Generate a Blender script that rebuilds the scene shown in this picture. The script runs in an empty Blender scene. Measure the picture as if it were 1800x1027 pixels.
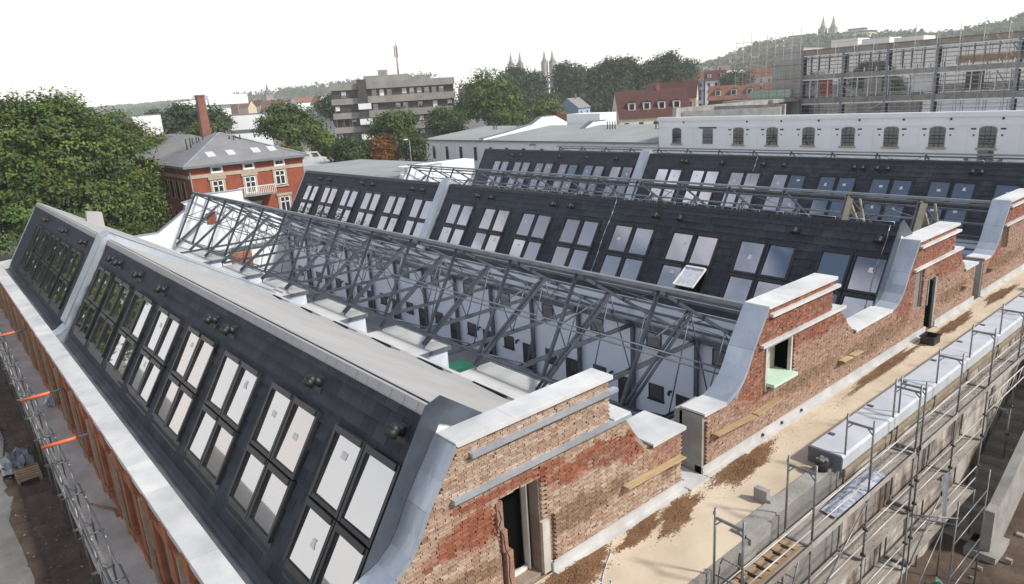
import bpy, bmesh, math, random
import numpy as np
from mathutils import Vector, Matrix
random.seed(7); RN = np.random.RandomState(7)
S = bpy.context.scene
C = S.collection
R = math.radians
H = 17.5            # height of the camera above the datum; lengths below are written as (x, y, z) with z measured from the camera's level

# ------------------------------------------------------------------ camera, sky, sun, exposure
cam = bpy.data.objects.new('camera', bpy.data.cameras.new('camera')); C.objects.link(cam)
_y, _p, _r = R(140.367), R(15.735), R(-3.5215)
fw = Vector((math.cos(_p) * math.cos(_y), math.cos(_p) * math.sin(_y), -math.sin(_p)))
rt = Vector((math.sin(_y), -math.cos(_y), 0)); up = rt.cross(fw)
rt2 = math.cos(_r) * rt + math.sin(_r) * up; up2 = -math.sin(_r) * rt + math.cos(_r) * up
cam.matrix_world = Matrix(((rt2.x, up2.x, -fw.x, 0), (rt2.y, up2.y, -fw.y, 0), (rt2.z, up2.z, -fw.z, H), (0, 0, 0, 1)))
cam.data.sensor_width = 36.0; cam.data.lens = 36.0 * 1228.06 / 1800.0
cam.data.clip_start = 0.3; cam.data.clip_end = 9000
S.camera = cam

SUN_EL, SUN_AZ = R(42), R(28)          # azimuth measured from +X towards +Y
w = bpy.data.worlds.new('World'); S.world = w; w.use_nodes = True
nt = w.node_tree; nt.nodes.clear()
def wn(t, **k):
    n = nt.nodes.new(t)
    for a, b in k.items(): setattr(n, a, b)
    return n
sky = wn('ShaderNodeTexSky', sky_type='NISHITA', sun_disc=False, sun_elevation=SUN_EL, sun_rotation=R(90) - SUN_AZ,
         air_density=1.3, dust_density=.6, ozone_density=3.0)
tc = wn('ShaderNodeTexCoord'); sep = wn('ShaderNodeSeparateXYZ'); nt.links.new(tc.outputs['Generated'], sep.inputs[0])
elv = wn('ShaderNodeMapRange'); elv.inputs['From Min'].default_value = 0.10; elv.inputs['From Max'].default_value = 0.64
elv.inputs['To Min'].default_value = 1.0; elv.inputs['To Max'].default_value = 0.0
nt.links.new(sep.outputs['Z'], elv.inputs['Value'])
mp = wn('ShaderNodeMapping'); mp.inputs['Scale'].default_value = (1.6, 1.6, 3.4); nt.links.new(tc.outputs['Generated'], mp.inputs['Vector'])
cn = wn('ShaderNodeTexNoise'); cn.inputs['Scale'].default_value = 1.7; cn.inputs['Detail'].default_value = 6; cn.inputs['Roughness'].default_value = .55
nt.links.new(mp.outputs[0], cn.inputs['Vector'])
cr = wn('ShaderNodeMapRange'); cr.inputs['From Min'].default_value = .47; cr.inputs['From Max'].default_value = .74
nt.links.new(cn.outputs['Fac'], cr.inputs['Value'])
mx = wn('ShaderNodeMath', operation='MAXIMUM'); nt.links.new(elv.outputs[0], mx.inputs[0]); nt.links.new(cr.outputs[0], mx.inputs[1])
ml = wn('ShaderNodeMath', operation='MULTIPLY'); ml.inputs[1].default_value = .93; nt.links.new(mx.outputs[0], ml.inputs[0])
cw = wn('ShaderNodeMixRGB'); cw.inputs['Color1'].default_value = (17.8, 17.6, 19.2, 1); cw.inputs['Color2'].default_value = (16.4, 15.6, 14.6, 1); nt.links.new(elv.outputs[0], cw.inputs['Fac'])
cm = wn('ShaderNodeMixRGB'); nt.links.new(cw.outputs[0], cm.inputs['Color2'])
nt.links.new(ml.outputs[0], cm.inputs['Fac']); nt.links.new(sky.outputs[0], cm.inputs['Color1'])
bg = wn('ShaderNodeBackground'); bg.inputs['Strength'].default_value = 0.064; nt.links.new(cm.outputs[0], bg.inputs[0])
out = wn('ShaderNodeOutputWorld'); nt.links.new(bg.outputs[0], out.inputs[0])

sun = bpy.data.objects.new('sun', bpy.data.lights.new('sun', 'SUN')); C.objects.link(sun)
sun.data.energy = 3.4; sun.data.angle = R(6); sun.data.color = (1.0, .95, .86)
sd = Vector((math.cos(SUN_EL) * math.cos(SUN_AZ), math.cos(SUN_EL) * math.sin(SUN_AZ), math.sin(SUN_EL)))
sun.rotation_euler = sd.to_track_quat('Z', 'Y').to_euler(); sun.location = (40, 20, 80)
S.view_settings.view_transform = 'Standard'; S.view_settings.look = 'None'
S.view_settings.exposure = 0.45; S.view_settings.gamma = 1.0; S.view_settings.use_curve_mapping = False
S.cycles.volume_bounces = 1; S.cycles.max_bounces = 6; S.cycles.transparent_max_bounces = 6; S.cycles.use_denoising = True

# ------------------------------------------------------------------ materials
MATS = {}
def M(name, col, col2=None, scale=2.0, rough=.7, metal=0.0, bump=0.0, bscale=25.0, attr=None, objcol=False, rnd=0.0, stretch=None,
      spec=.5, lo=.35, hi=.65, detail=5):
    m = bpy.data.materials.new(name); m.use_nodes = True; t = m.node_tree; N = t.nodes; L = t.links
    p = N['Principled BSDF']; p.inputs['Roughness'].default_value = rough; p.inputs['Metallic'].default_value = metal
    p.inputs['Specular IOR Level'].default_value = spec
    g = N.new('ShaderNodeNewGeometry'); vec = g.outputs['Position']
    if stretch:
        mpn = N.new('ShaderNodeMapping'); mpn.inputs['Scale'].default_value = stretch; L.new(vec, mpn.inputs['Vector']); vec = mpn.outputs[0]
    if attr:
        a = N.new('ShaderNodeAttribute'); a.attribute_name = attr; c = a.outputs['Color']
    elif objcol:
        a = N.new('ShaderNodeObjectInfo'); c = a.outputs['Color']
    else:
        a = N.new('ShaderNodeRGB'); a.outputs[0].default_value = (*col, 1); c = a.outputs[0]
    if col2:
        n = N.new('ShaderNodeTexNoise'); n.inputs['Scale'].default_value = scale; n.inputs['Detail'].default_value = detail
        n.inputs['Roughness'].default_value = .62
        L.new(vec, n.inputs['Vector'])
        r = N.new('ShaderNodeMapRange'); r.inputs['From Min'].default_value = lo; r.inputs['From Max'].default_value = hi; L.new(n.outputs['Fac'], r.inputs['Value'])
        k = N.new('ShaderNodeMixRGB'); L.new(r.outputs[0], k.inputs['Fac']); L.new(c, k.inputs['Color1'])
        if attr or objcol:
            k.blend_type = 'MULTIPLY'
        k.inputs['Color2'].default_value = (*col2, 1); c = k.outputs[0]
    if rnd:
        o = N.new('ShaderNodeObjectInfo'); r2 = N.new('ShaderNodeMapRange')
        r2.inputs['To Min'].default_value = 1 - rnd; r2.inputs['To Max'].default_value = 1 + rnd; L.new(o.outputs['Random'], r2.inputs['Value'])
        k2 = N.new('ShaderNodeVectorMath'); k2.operation = 'SCALE'; L.new(c, k2.inputs[0]); L.new(r2.outputs[0], k2.inputs['Scale']); c = k2.outputs[0]
    L.new(c, p.inputs['Base Color'])
    if bump:
        b = N.new('ShaderNodeTexNoise'); b.inputs['Scale'].default_value = bscale; b.inputs['Detail'].default_value = 4; L.new(vec, b.inputs['Vector'])
        bb = N.new('ShaderNodeBump'); bb.inputs['Strength'].default_value = bump; bb.inputs['Distance'].default_value = .05
        L.new(b.outputs['Fac'], bb.inputs['Height']); L.new(bb.outputs[0], p.inputs['Normal'])
    MATS[name] = m; return m
def GLASS(name, base, refl, rough=.02):
    m = bpy.data.materials.new(name); m.use_nodes = True; t = m.node_tree; N = t.nodes; L = t.links
    p = N['Principled BSDF']; p.inputs['Base Color'].default_value = (*base, 1); p.inputs['Roughness'].default_value = .1
    g = N.new('ShaderNodeBsdfGlossy'); g.inputs['Roughness'].default_value = rough; g.inputs['Color'].default_value = (.97, .93, .945, 1) if 'rose' in name else (.93, .95, 1, 1)
    lw = N.new('ShaderNodeLayerWeight'); lw.inputs['Blend'].default_value = .35
    mr = N.new('ShaderNodeMapRange'); mr.inputs['To Min'].default_value = refl; mr.inputs['To Max'].default_value = 1.0
    L.new(lw.outputs['Fresnel'], mr.inputs['Value'])
    mxs = N.new('ShaderNodeMixShader'); L.new(mr.outputs[0], mxs.inputs['Fac']); L.new(p.outputs[0], mxs.inputs[1]); L.new(g.outputs[0], mxs.inputs[2])
    L.new(mxs.outputs[0], N['Material Output'].inputs['Surface']); MATS[name] = m; return m

M('slate', (.036, .041, .052), (.052, .058, .072), 1.3, .7, rnd=.20, bump=.25, bscale=18, spec=.2)
M('slate_base', (.022, .024, .03), rough=.8)
M('zinc', (.42, .475, .545), (.58, .635, .69), .9, .36, .6, bump=.22, bscale=3, rnd=.10, stretch=(1.6, 1, .5), detail=8)
M('zinc_white', (.72, .72, .71), (.52, .53, .54), .8, .5, .1, bump=.2, bscale=3, rnd=.08, detail=8)
M('roof_metal', (.37, .365, .36), (.43, .425, .415), .5, .6, .05, bump=.12, bscale=9)
M('membrane', (.10, .105, .125), (.17, .175, .195), .7, .6, bump=.15, bscale=6)
M('upstand', (.065, .08, .105), (.11, .13, .16), 1.2, .4, .5)  # shade on the upstand face put into a darker metal colour
M('frame', (.022, .024, .027), (.034, .036, .04), 3, .35, .25)
GLASS('glass', (.03, .034, .036), .50)
GLASS('dark_glass', (.012, .015, .018), .10)
GLASS('block_glass', (.02, .03, .035), .28)
GLASS('glass_rose', (.05, .04, .04), .49)
M('sticker', (.78, .78, .76), rough=.6)
M('vent', (.018, .018, .02), rough=.5)
M('steel', (.07, .088, .11), (.11, .13, .155), 2.2, .42, .3)
M('steel_light', (.22, .25, .28), (.16, .18, .205), 1.5, .45, .35)
M('cream_wood', (.42, .38, .29), (.33, .29, .2), 3, .7)
M('brick', (1, 1, 1), (.62, .60, .58), 9, .88, attr='bc', bump=.5, bscale=45, lo=.45, hi=.75)
M('brick_one', (1, 1, 1), (.62, .60, .58), 9, .88, objcol=True, bump=.5, bscale=45, lo=.45, hi=.75)
M('mortar', (.38, .31, .26), (.25, .18, .14), 1.1, .95, bump=.6, bscale=30)
M('jamb_brick', (.33, .20, .145), (.24, .12, .085), 6, .9, bump=.6, bscale=25)
M('plaster', (.55, .52, .46), (.40, .37, .32), 2, .9, bump=.2)
M('concrete', (.34, .33, .31), (.22, .21, .195), 1.0, .88, bump=.35, bscale=14)
M('concrete_pale', (.46, .45, .43), (.36, .35, .33), .5, .9)
M('concrete_dark', (.17, .165, .155), (.25, .24, .22), .8, .9, bump=.4, bscale=12)
M('screed', (.60, .505, .385), (.45, .365, .265), .55, .8, bump=.12, bscale=9, lo=.42, hi=.72, detail=9)
M('soil_wet', (.175, .088, .040), (.25, .14, .07), 2.6, .85, bump=.8, bscale=16)
M('strip', (.57, .565, .56), (.44, .435, .43), 1.4, .75)
M('foam', (.42, .44, .48), (.50, .52, .56), 1.2, .6, bump=.2, bscale=4)
M('ochre', (.34, .28, .20), (.22, .17, .12), 2, .85, bump=.5, bscale=20)
M('dirty_wall', (.46, .42, .375), (.13, .09, .07), .8, .92, bump=.9, bscale=9, stretch=(1, 1, .4), lo=.42, hi=.60, detail=8)
M('scaffold', (.17, .175, .18), (.27, .275, .28), 4, .42, .5)
M('facade_tube', (.46, .46, .45), (.36, .34, .32), 2, .5, .3)
M('rail_pale', (.55, .53, .50), (.42, .38, .34), 3, .5, .25)
M('deck', (.23, .20, .18), (.37, .335, .30), 1.5, .85, bump=.3, bscale=30, stretch=(4, .6, 1))
M('timber', (.48, .36, .21), (.36, .25, .13), 3, .75, rnd=.15, stretch=(3, .5, 3))
M('timber_old', (.33, .23, .14), (.22, .14, .08), 3, .8, rnd=.2)
M('dirt', (.115, .078, .055), (.05, .034, .025), .9, .97, bump=1.0, bscale=5, lo=.3, hi=.7)
M('rubble', (.33, .31, .28), rough=.95, rnd=.35)
M('paving', (.21, .205, .195), (.13, .125, .115), .8, .9, bump=.3)
M('slab', (.66, .61, .555), (.46, .415, .375), .7, .92, bump=.3, bscale=8)
M('orange_brick', (.42, .16, .075), (.30, .105, .05), 3, .85, bump=.3, bscale=30, rnd=.12)
M('orange_paint', (.72, .17, .05), (.6, .13, .04), 3, .45)
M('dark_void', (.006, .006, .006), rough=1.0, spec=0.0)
M('wall_sky_tint', (.80, .86, .95), (.77, .83, .93), .35, .85)  # white walls; the blue of sky-lit shade is put into the colour
M('white_wall', (.84, .86, .88), (.78, .80, .82), .3, .85, bump=.1, bscale=6)
M('white_roof', (.62, .62, .60), (.54, .54, .52), .6, .8)
M('grey_roof', (.30, .33, .32), (.24, .265, .255), .12, .85)
M('court_floor', (.26, .26, .265), (.34, .34, .345), .6, .85)
M('black_plastic', (.02, .02, .021), rough=.4)
M('green_sill', (.52, .68, .55), rough=.6)
M('green_plastic', (.02, .17, .10), (.015, .12, .07), 4, .5)
M('sheet_grey', (.20, .22, .25), (.13, .14, .16), 5, .5)
M('sheet_white', (.62, .66, .72), (.45, .48, .52), 6, .5)
M('blue_film', (.12, .15, .24), (.55, .57, .62), 7, .35)
M('red_brick', (.33, .092, .05), (.24, .062, .034), 1.2, .88, bump=.35, bscale=18)
M('sandstone', (.46, .40, .30), (.37, .32, .24), 1.5, .85)
M('slate_roof', (.19, .19, .195), (.235, .235, .24), .7, .7, bump=.4, bscale=10)
M('white_paint', (.78, .78, .76), rough=.5)
M('office_concrete', (.33, .315, .29), (.25, .235, .215), .35, .9)
M('office_dark', (.045, .04, .038), (.08, .07, .062), .7, .6)
M('blind', (.62, .63, .62), rough=.6, rnd=.25)
M('red_roof', (.088, .031, .024), (.062, .023, .018), .8, .85, bump=.4, bscale=8)
M('orange_roof', (.22, .095, .066), (.16, .07, .048), .5, .85)
M('cream_wall', (.62, .50, .36), (.55, .44, .32), .4, .85)
M('cream_pale', (.70, .64, .50), rough=.85)
M('blue_house', (.32, .40, .52), rough=.85)
M('chimney_brick', (.27, .115, .085), (.20, .085, .06), .8, .9)
M('bark', (.07, .05, .035), (.04, .03, .022), 4, .95)
M('leaf', (1, 1, 1), attr='bc', rough=.6, spec=.25)
M('spire_stone', (.30, .27, .24), rough=.9)
M('hill', (.055, .085, .035), (.085, .115, .05), .02, .95, bump=1, bscale=.3)
M('ground', (.16, .15, .135), (.10, .095, .085), .05, .95)
M('grass', (.07, .12, .035), (.10, .15, .05), .6, .95, bump=.6, bscale=8)
M('road', (.05, .05, .052), (.065, .065, .066), .3, .9)
for n_ in ('leaf',):      # leaves let some light through
    t_ = MATS[n_].node_tree; p_ = t_.nodes['Principled BSDF']
    tr = t_.nodes.new('ShaderNodeBsdfTranslucent'); ms = t_.nodes.new('ShaderNodeMixShader'); ms.inputs[0].default_value = .3
    src = p_.inputs['Base Color'].links[0].from_socket
    t_.links.new(src, tr.inputs[0]); t_.links.new(p_.outputs[0], ms.inputs[1]); t_.links.new(tr.outputs[0], ms.inputs[2])
    t_.links.new(ms.outputs[0], t_.nodes['Material Output'].inputs['Surface'])

# ------------------------------------------------------------------ builders
class MB:
    def __init__(s): s.v = []; s.f = []; s.m = []; s.s = []; s.c = []
    def add(s, vs, fs, mi=0, sm=False, col=None):
        b = len(s.v); s.v += [tuple(v) for v in vs]
        for f in fs: s.f.append(tuple(b + i for i in f)); s.m.append(mi); s.s.append(sm)
        if col is not None: s.c += [col] * len(vs)
        return s
    def box(s, x0, x1, y0, y1, z0, z1, mi=0, col=None):
        if x0 > x1: x0, x1 = x1, x0
        if y0 > y1: y0, y1 = y1, y0
        if z0 > z1: z0, z1 = z1, z0
        return s.add([(x0, y0, z0), (x1, y0, z0), (x1, y1, z0), (x0, y1, z0), (x0, y0, z1), (x1, y0, z1), (x1, y1, z1), (x0, y1, z1)],
                     [(0, 3, 2, 1), (4, 5, 6, 7), (0, 1, 5, 4), (1, 2, 6, 5), (2, 3, 7, 6), (3, 0, 4, 7)], mi, False, col)
    def _prism(s, poly, a, b, mk, mi):
        n = len(poly); vs = [mk(p, a) for p in poly] + [mk(p, b) for p in poly]
        return s.add(vs, [tuple(range(n)), tuple(range(2 * n - 1, n - 1, -1))] + [(i, (i + 1) % n, n + (i + 1) % n, n + i) for i in range(n)], mi)
    def px(s, poly, x0, x1, mi=0): return s._prism(poly, x0, x1, lambda p, a: (a, p[0], p[1]), mi)
    def py(s, poly, y0, y1, mi=0): return s._prism(poly, y0, y1, lambda p, a: (p[0], a, p[1]), mi)
    def pz(s, poly, z0, z1, mi=0): return s._prism(poly, z0, z1, lambda p, a: (p[0], p[1], a), mi)
    def beam(s, p, q, wd, ht, mi=0, upv=(0, 0, 1)):
        p = Vector(p); q = Vector(q); d = (q - p).normalized(); u = Vector(upv)
        if abs(d.dot(u)) > .97: u = Vector((0, 1, 0))
        a = d.cross(u).normalized() * wd / 2; b = d.cross(a).normalized() * ht / 2
        vs = [p - a - b, p + a - b, p + a + b, p - a + b, q - a - b, q + a - b, q + a + b, q - a + b]
        return s.add(vs, [(0, 1, 2, 3), (7, 6, 5, 4), (0, 4, 5, 1), (1, 5, 6, 2), (2, 6, 7, 3), (3, 7, 4, 0)], mi)
    def tube(s, p, q, r, n=8, mi=0, r2=None):
        p = Vector(p); q = Vector(q); d = (q - p).normalized(); u = Vector((0, 0, 1)) if abs(d.z) < .9 else Vector((0, 1, 0))
        a = d.cross(u).normalized(); b = d.cross(a); r2 = r if r2 is None else r2
        cs = [(math.cos(2 * math.pi * i / n), math.sin(2 * math.pi * i / n)) for i in range(n)]
        vs = [p + (a * c + b * e) * r for c, e in cs] + [q + (a * c + b * e) * r2 for c, e in cs]
        s.add(vs, [(i, (i + 1) % n, n + (i + 1) % n, n + i) for i in range(n)], mi, True)
        k = len(s.v) - 2 * n
        s.f += [tuple(k + i for i in range(n - 1, -1, -1)), tuple(k + n + i for i in range(n))]; s.m += [mi, mi]; s.s += [False, False]
        return s
    def quad(s, a, b, c, d, mi=0): return s.add([a, b, c, d], [(0, 1, 2, 3)], mi)
    def mesh(s, name, mats, org=(0, 0, 0), fix=True):
        me = bpy.data.meshes.new(name)
        me.from_pydata([(x - org[0], y - org[1], z - org[2]) for x, y, z in s.v], [], s.f)
        for m in (mats if isinstance(mats, (list, tuple)) else [mats]): me.materials.append(MATS[m])
        me.polygons.foreach_set('material_index', s.m); me.polygons.foreach_set('use_smooth', s.s)
        if s.c:
            at = me.attributes.new('bc', 'FLOAT_COLOR', 'POINT'); at.data.foreach_set('color', np.array([(*c[:3], 1) for c in s.c], dtype=np.float32).ravel())
        if fix and len(s.f) < 30000:
            b = bmesh.new(); b.from_mesh(me); bmesh.ops.recalc_face_normals(b, faces=b.faces); b.to_mesh(me); b.free()
        me.update(); return me
ORG = {}
def tag(o, label=None, cat=None, group=None, kind=None):
    if label: o['label'] = label
    if cat: o['category'] = cat
    if group: o['group'] = group
    if kind: o['kind'] = kind
    return o
def thing(name, label, cat, loc, group=None):
    o = bpy.data.objects.new(name, None); C.objects.link(o); o.location = (loc[0], loc[1], loc[2] + H); o.empty_display_size = .3
    ORG[o.name] = tuple(loc); return tag(o, label, cat, group)
def link(o, parent=None, loc=(0, 0, 0), rot=None):
    C.objects.link(o); o.location = loc
    if rot: o.rotation_euler = rot
    if parent: o.parent = parent
    return o
def part(name, mb, mats, parent, label=None, kind=None):
    """a mesh child; its vertices are written in scene coordinates and stored relative to the thing's base"""
    og = ORG[parent.name]; o = bpy.data.objects.new(name, mb.mesh(name, mats, og)); link(o, parent); ORG[o.name] = og
    return tag(o, label, None, None, kind)
def single(name, mb, mats, label=None, cat=None, group=None, kind=None):
    v = np.array(mb.v); og = ((v[:, 0].min() + v[:, 0].max()) / 2, (v[:, 1].min() + v[:, 1].max()) / 2, v[:, 2].min())
    o = bpy.data.objects.new(name, mb.mesh(name, mats, og)); link(o, None, (og[0], og[1], og[2] + H)); ORG[o.name] = og
    return tag(o, label, cat, group, kind)
def inst(name, me, parent, pos, rot=None, col=None):
    """an object sharing mesh data, placed at a scene position under a thing"""
    og = ORG[parent.name] if parent else (0, 0, -H)
    o = bpy.data.objects.new(name, me); link(o, parent, (pos[0] - og[0], pos[1] - og[1], pos[2] - og[2]), rot)
    if col: o.color = (*col[:3], 1)
    return o
def copy_tree(o, parent=None, off=(0, 0, 0)):
    c = o.copy(); C.objects.link(c)
    if parent: c.parent = parent
    else: c.location = Vector(o.location) + Vector(off)
    og = ORG.get(o.name, (0, 0, 0)); ORG[c.name] = (og[0] + off[0], og[1] + off[1], og[2] + off[2])
    for ch in list(o.children): copy_tree(ch, c, off)
    return c
def inside(p, poly):
    x, y = p; r = False; n = len(poly)
    for i in range(n):
        x1, y1 = poly[i]; x2, y2 = poly[(i + 1) % n]
        if (y1 > y) != (y2 > y) and x < (x2 - x1) * (y - y1) / (y2 - y1) + x1: r = not r
    return r

# ------------------------------------------------------------------ ground
g = MB()
for a in ((-1960, 500, -600, 1960, -17.15),): g.quad((a[0], a[2], a[4]), (a[1], a[2], a[4]), (a[1], a[3], a[4]), (a[0], a[3], a[4]))
single('ground', g, 'ground', kind='structure')
g = MB()
Z0 = -14.5
g.box(-1950, -64.6, -590, 1950, Z0 - 2.4, Z0); g.box(-64.59, 490, 63.5, 1950, Z0 - 2.4, Z0 + .004)
single('town_ground', g, 'ground', kind='structure')
# rough dirt yard at the left and at the right: displaced grids
def grid_ground(name, x0, x1, y0, y1, z, step, amp, mat, seed):
    rs = np.random.RandomState(seed); nx = int((x1 - x0) / step) + 1; ny = int((y1 - y0) / step) + 1
    m = MB(); hh = rs.rand(nx, ny)
    for k in (3, 7):
        h2 = rs.rand(nx // k + 3, ny // k + 3)
        for i in range(nx):
            for j in range(ny): hh[i, j] += 2.2 * h2[i // k, j // k] * (1 - (i % k) / k * .5) * (1 - (j % k) / k * .5)
    m.v = [(x0 + i * step, y0 + j * step, z + amp * (hh[i, j] - 2)) for i in range(nx) for j in range(ny)]
    m.f = [(i * ny + j, (i + 1) * ny + j, (i + 1) * ny + j + 1, i * ny + j + 1) for i in range(nx - 1) for j in range(ny - 1)]
    m.m = [0] * len(m.f); m.s = [True] * len(m.f)
    return single(name, m, mat, kind='structure')
grid_ground('dirt_ground', -75, -10, -4.5, 2.0, Z0, .22, .08, 'dirt', 3)
grid_ground('dirt_yard', -7.7, 3, 14, 46, -17.0, .3, .09, 'dirt', 5)
pv = [(-82.5, -8.80), (-72.6, 0.99), (-52.8, 0.79), (-46.2, 0.55), (-42.5, 0.46), (-39.4, 0.55), (-36.5, 0.20), (-34.5, 0.06), (-32.6, 0.24), (-30.6, -0.11), (-28.4, 0.02), (-25.7, 0.13), (-22.0, -0.44), (-19.8, -8.80)]
g = MB().pz(pv, Z0 - .3, Z0 + .10); single('pavement', g, 'paving', kind='structure')
g = MB().box(-70, -9.9, 1.78, 3.0, -14.8, -12.98); single('concrete_path', g, 'slab', kind='structure')
g = MB().box(-140, -66, 10, 20, Z0, Z0 + .02); single('lawn', g, 'grass', kind='structure')
g = MB().box(-150, -90, 20, 24.5, Z0, Z0 + .024); single('road', g, 'road', kind='structure')

# ------------------------------------------------------------------ the three slate roofed sheds
A = R(58.3); CA, SA = math.cos(A), math.sin(A)
PITCH = 21.74; ZR = -5.78; XE = -63.8; XI = -10.62; SB = 4.95
def SP(r, x, s, h=0.0):           # a point on the slate front of row r, s metres below the ridge and h metres off the surface
    return (x, 6.72 + PITCH * r - s * CA - h * SA, ZR - s * SA + h * CA)
def wbars(w_, h_, t, z0, z1):     # window frame bars in local axes (x across, y up the slope, z outwards)
    m = MB()
    m.box(-w_/2, -w_/2 + t, -h_/2, h_/2, z0, z1); m.box(w_/2 - t, w_/2, -h_/2, h_/2, z0, z1)
    m.box(-w_/2 + t, w_/2 - t, -h_/2, -h_/2 + t, z0, z1 - .01); m.box(-w_/2 + t, w_/2 - t, h_/2 - t * 1.5, h_/2, z0, z1 + .035)
    return m
def WM(h_):
    fr = wbars(1.33, h_, .095, -.02, .125); fr.box(-.572, -.548, -h_/2 + .09, h_/2 - .13, .03, .085); fr.box(.548, .572, -h_/2 + .09, h_/2 - .13, .03, .085)
    fr.box(-.55, .55, -h_/2 + .09, -h_/2 + .115, .03, .085); fr.box(-.55, .55, h_/2 - .165, h_/2 - .14, .03, .085)
    pa = MB().box(-.55, .55, -h_/2 + .11, h_/2 - .15, .045, .06)
    return fr.mesh('window_frame', 'frame'), pa.mesh('window_pane', 'glass'), pa.mesh('window_pane', 'glass_rose')
WU, WL = WM(1.64), WM(1.46)
STK = [MB().box(-.11, .11, -.075, .075, .0605, .063).mesh('window_sticker', 'sticker'), MB().pz([(-.1, -.1), (.12, -.1), (.06, .02), (.1, .11), (-.06, .1)], .0605, .063).mesh('window_sticker', 'sticker')]
SLATE = MB().add([(-.262, -.24, .012), (.262, -.24, .012), (.262, .24, -.008), (-.262, .24, -.008), (-.258, -.24, .046), (.258, -.24, .046), (.258, .24, .010), (-.258, .24, .010)],
                 [(0, 3, 2, 1), (4, 5, 6, 7), (0, 1, 5, 4), (1, 2, 6, 5), (2, 3, 7, 6), (3, 0, 4, 7)]).mesh('slate', 'slate')
vm = MB().tube((0, 0, -.02), (0, .07, .24), .105, 10); vm.tube((0, .07, .22), (0, .0, .38), .15, 10, r2=.11); vm.box(-.17, .17, -.2, .2, .02, .045)
vm.tube((0, .05, .30), (0, -.12, .34), .13, 10)
VENT = vm.mesh('roof_vent', 'vent')
ROT = (A, 0, 0)
GROUPS = {0: [-10.85 - 3.54 * k for k in range(8)] + [-42.75 - 3.42 * k for k in range(5)],
          1: [-10.62 - 3.72 * k for k in range(8)] + [-41.3 - 3.65 * k for k in range(6)],
          2: [-10.70 - 3.62 * k for k in range(8)] + [-41.35 - 3.45 * k for k in range(6)]}
FWX = {0: (-40.35, -39.25), 1: (-41.15, -40.35), 2: (-41.0, -40.1)}
VENTS = {0: [-36.7, -35.3, -31.72, -28.16, -22.36, -20.82, -14.98, -11.3, -56.9, -56.2, -49.9, -49.2, -43.43],
         1: [-59.8, -58, -52.2, -50.4, -44.5, -43.2, -36.65, -35.2, -29.43, -28, -21.96, -20.56, -14.62, -11.2],
         2: [-58.5, -57.1, -51.2, -47.4, -43.7, -36.4, -35.9, -32.5, -28.84, -27.2, -22.0, -21.4, -20.4, -19.8, -14.8, -14.3]}
LBL = ['nearest long building with slate front, four rows of roof windows above a white topped parapet', 'middle slate roofed building behind the open grey roof trusses',
       'farthest slate roofed building with bluish roof windows in front of the white arched building']
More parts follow.
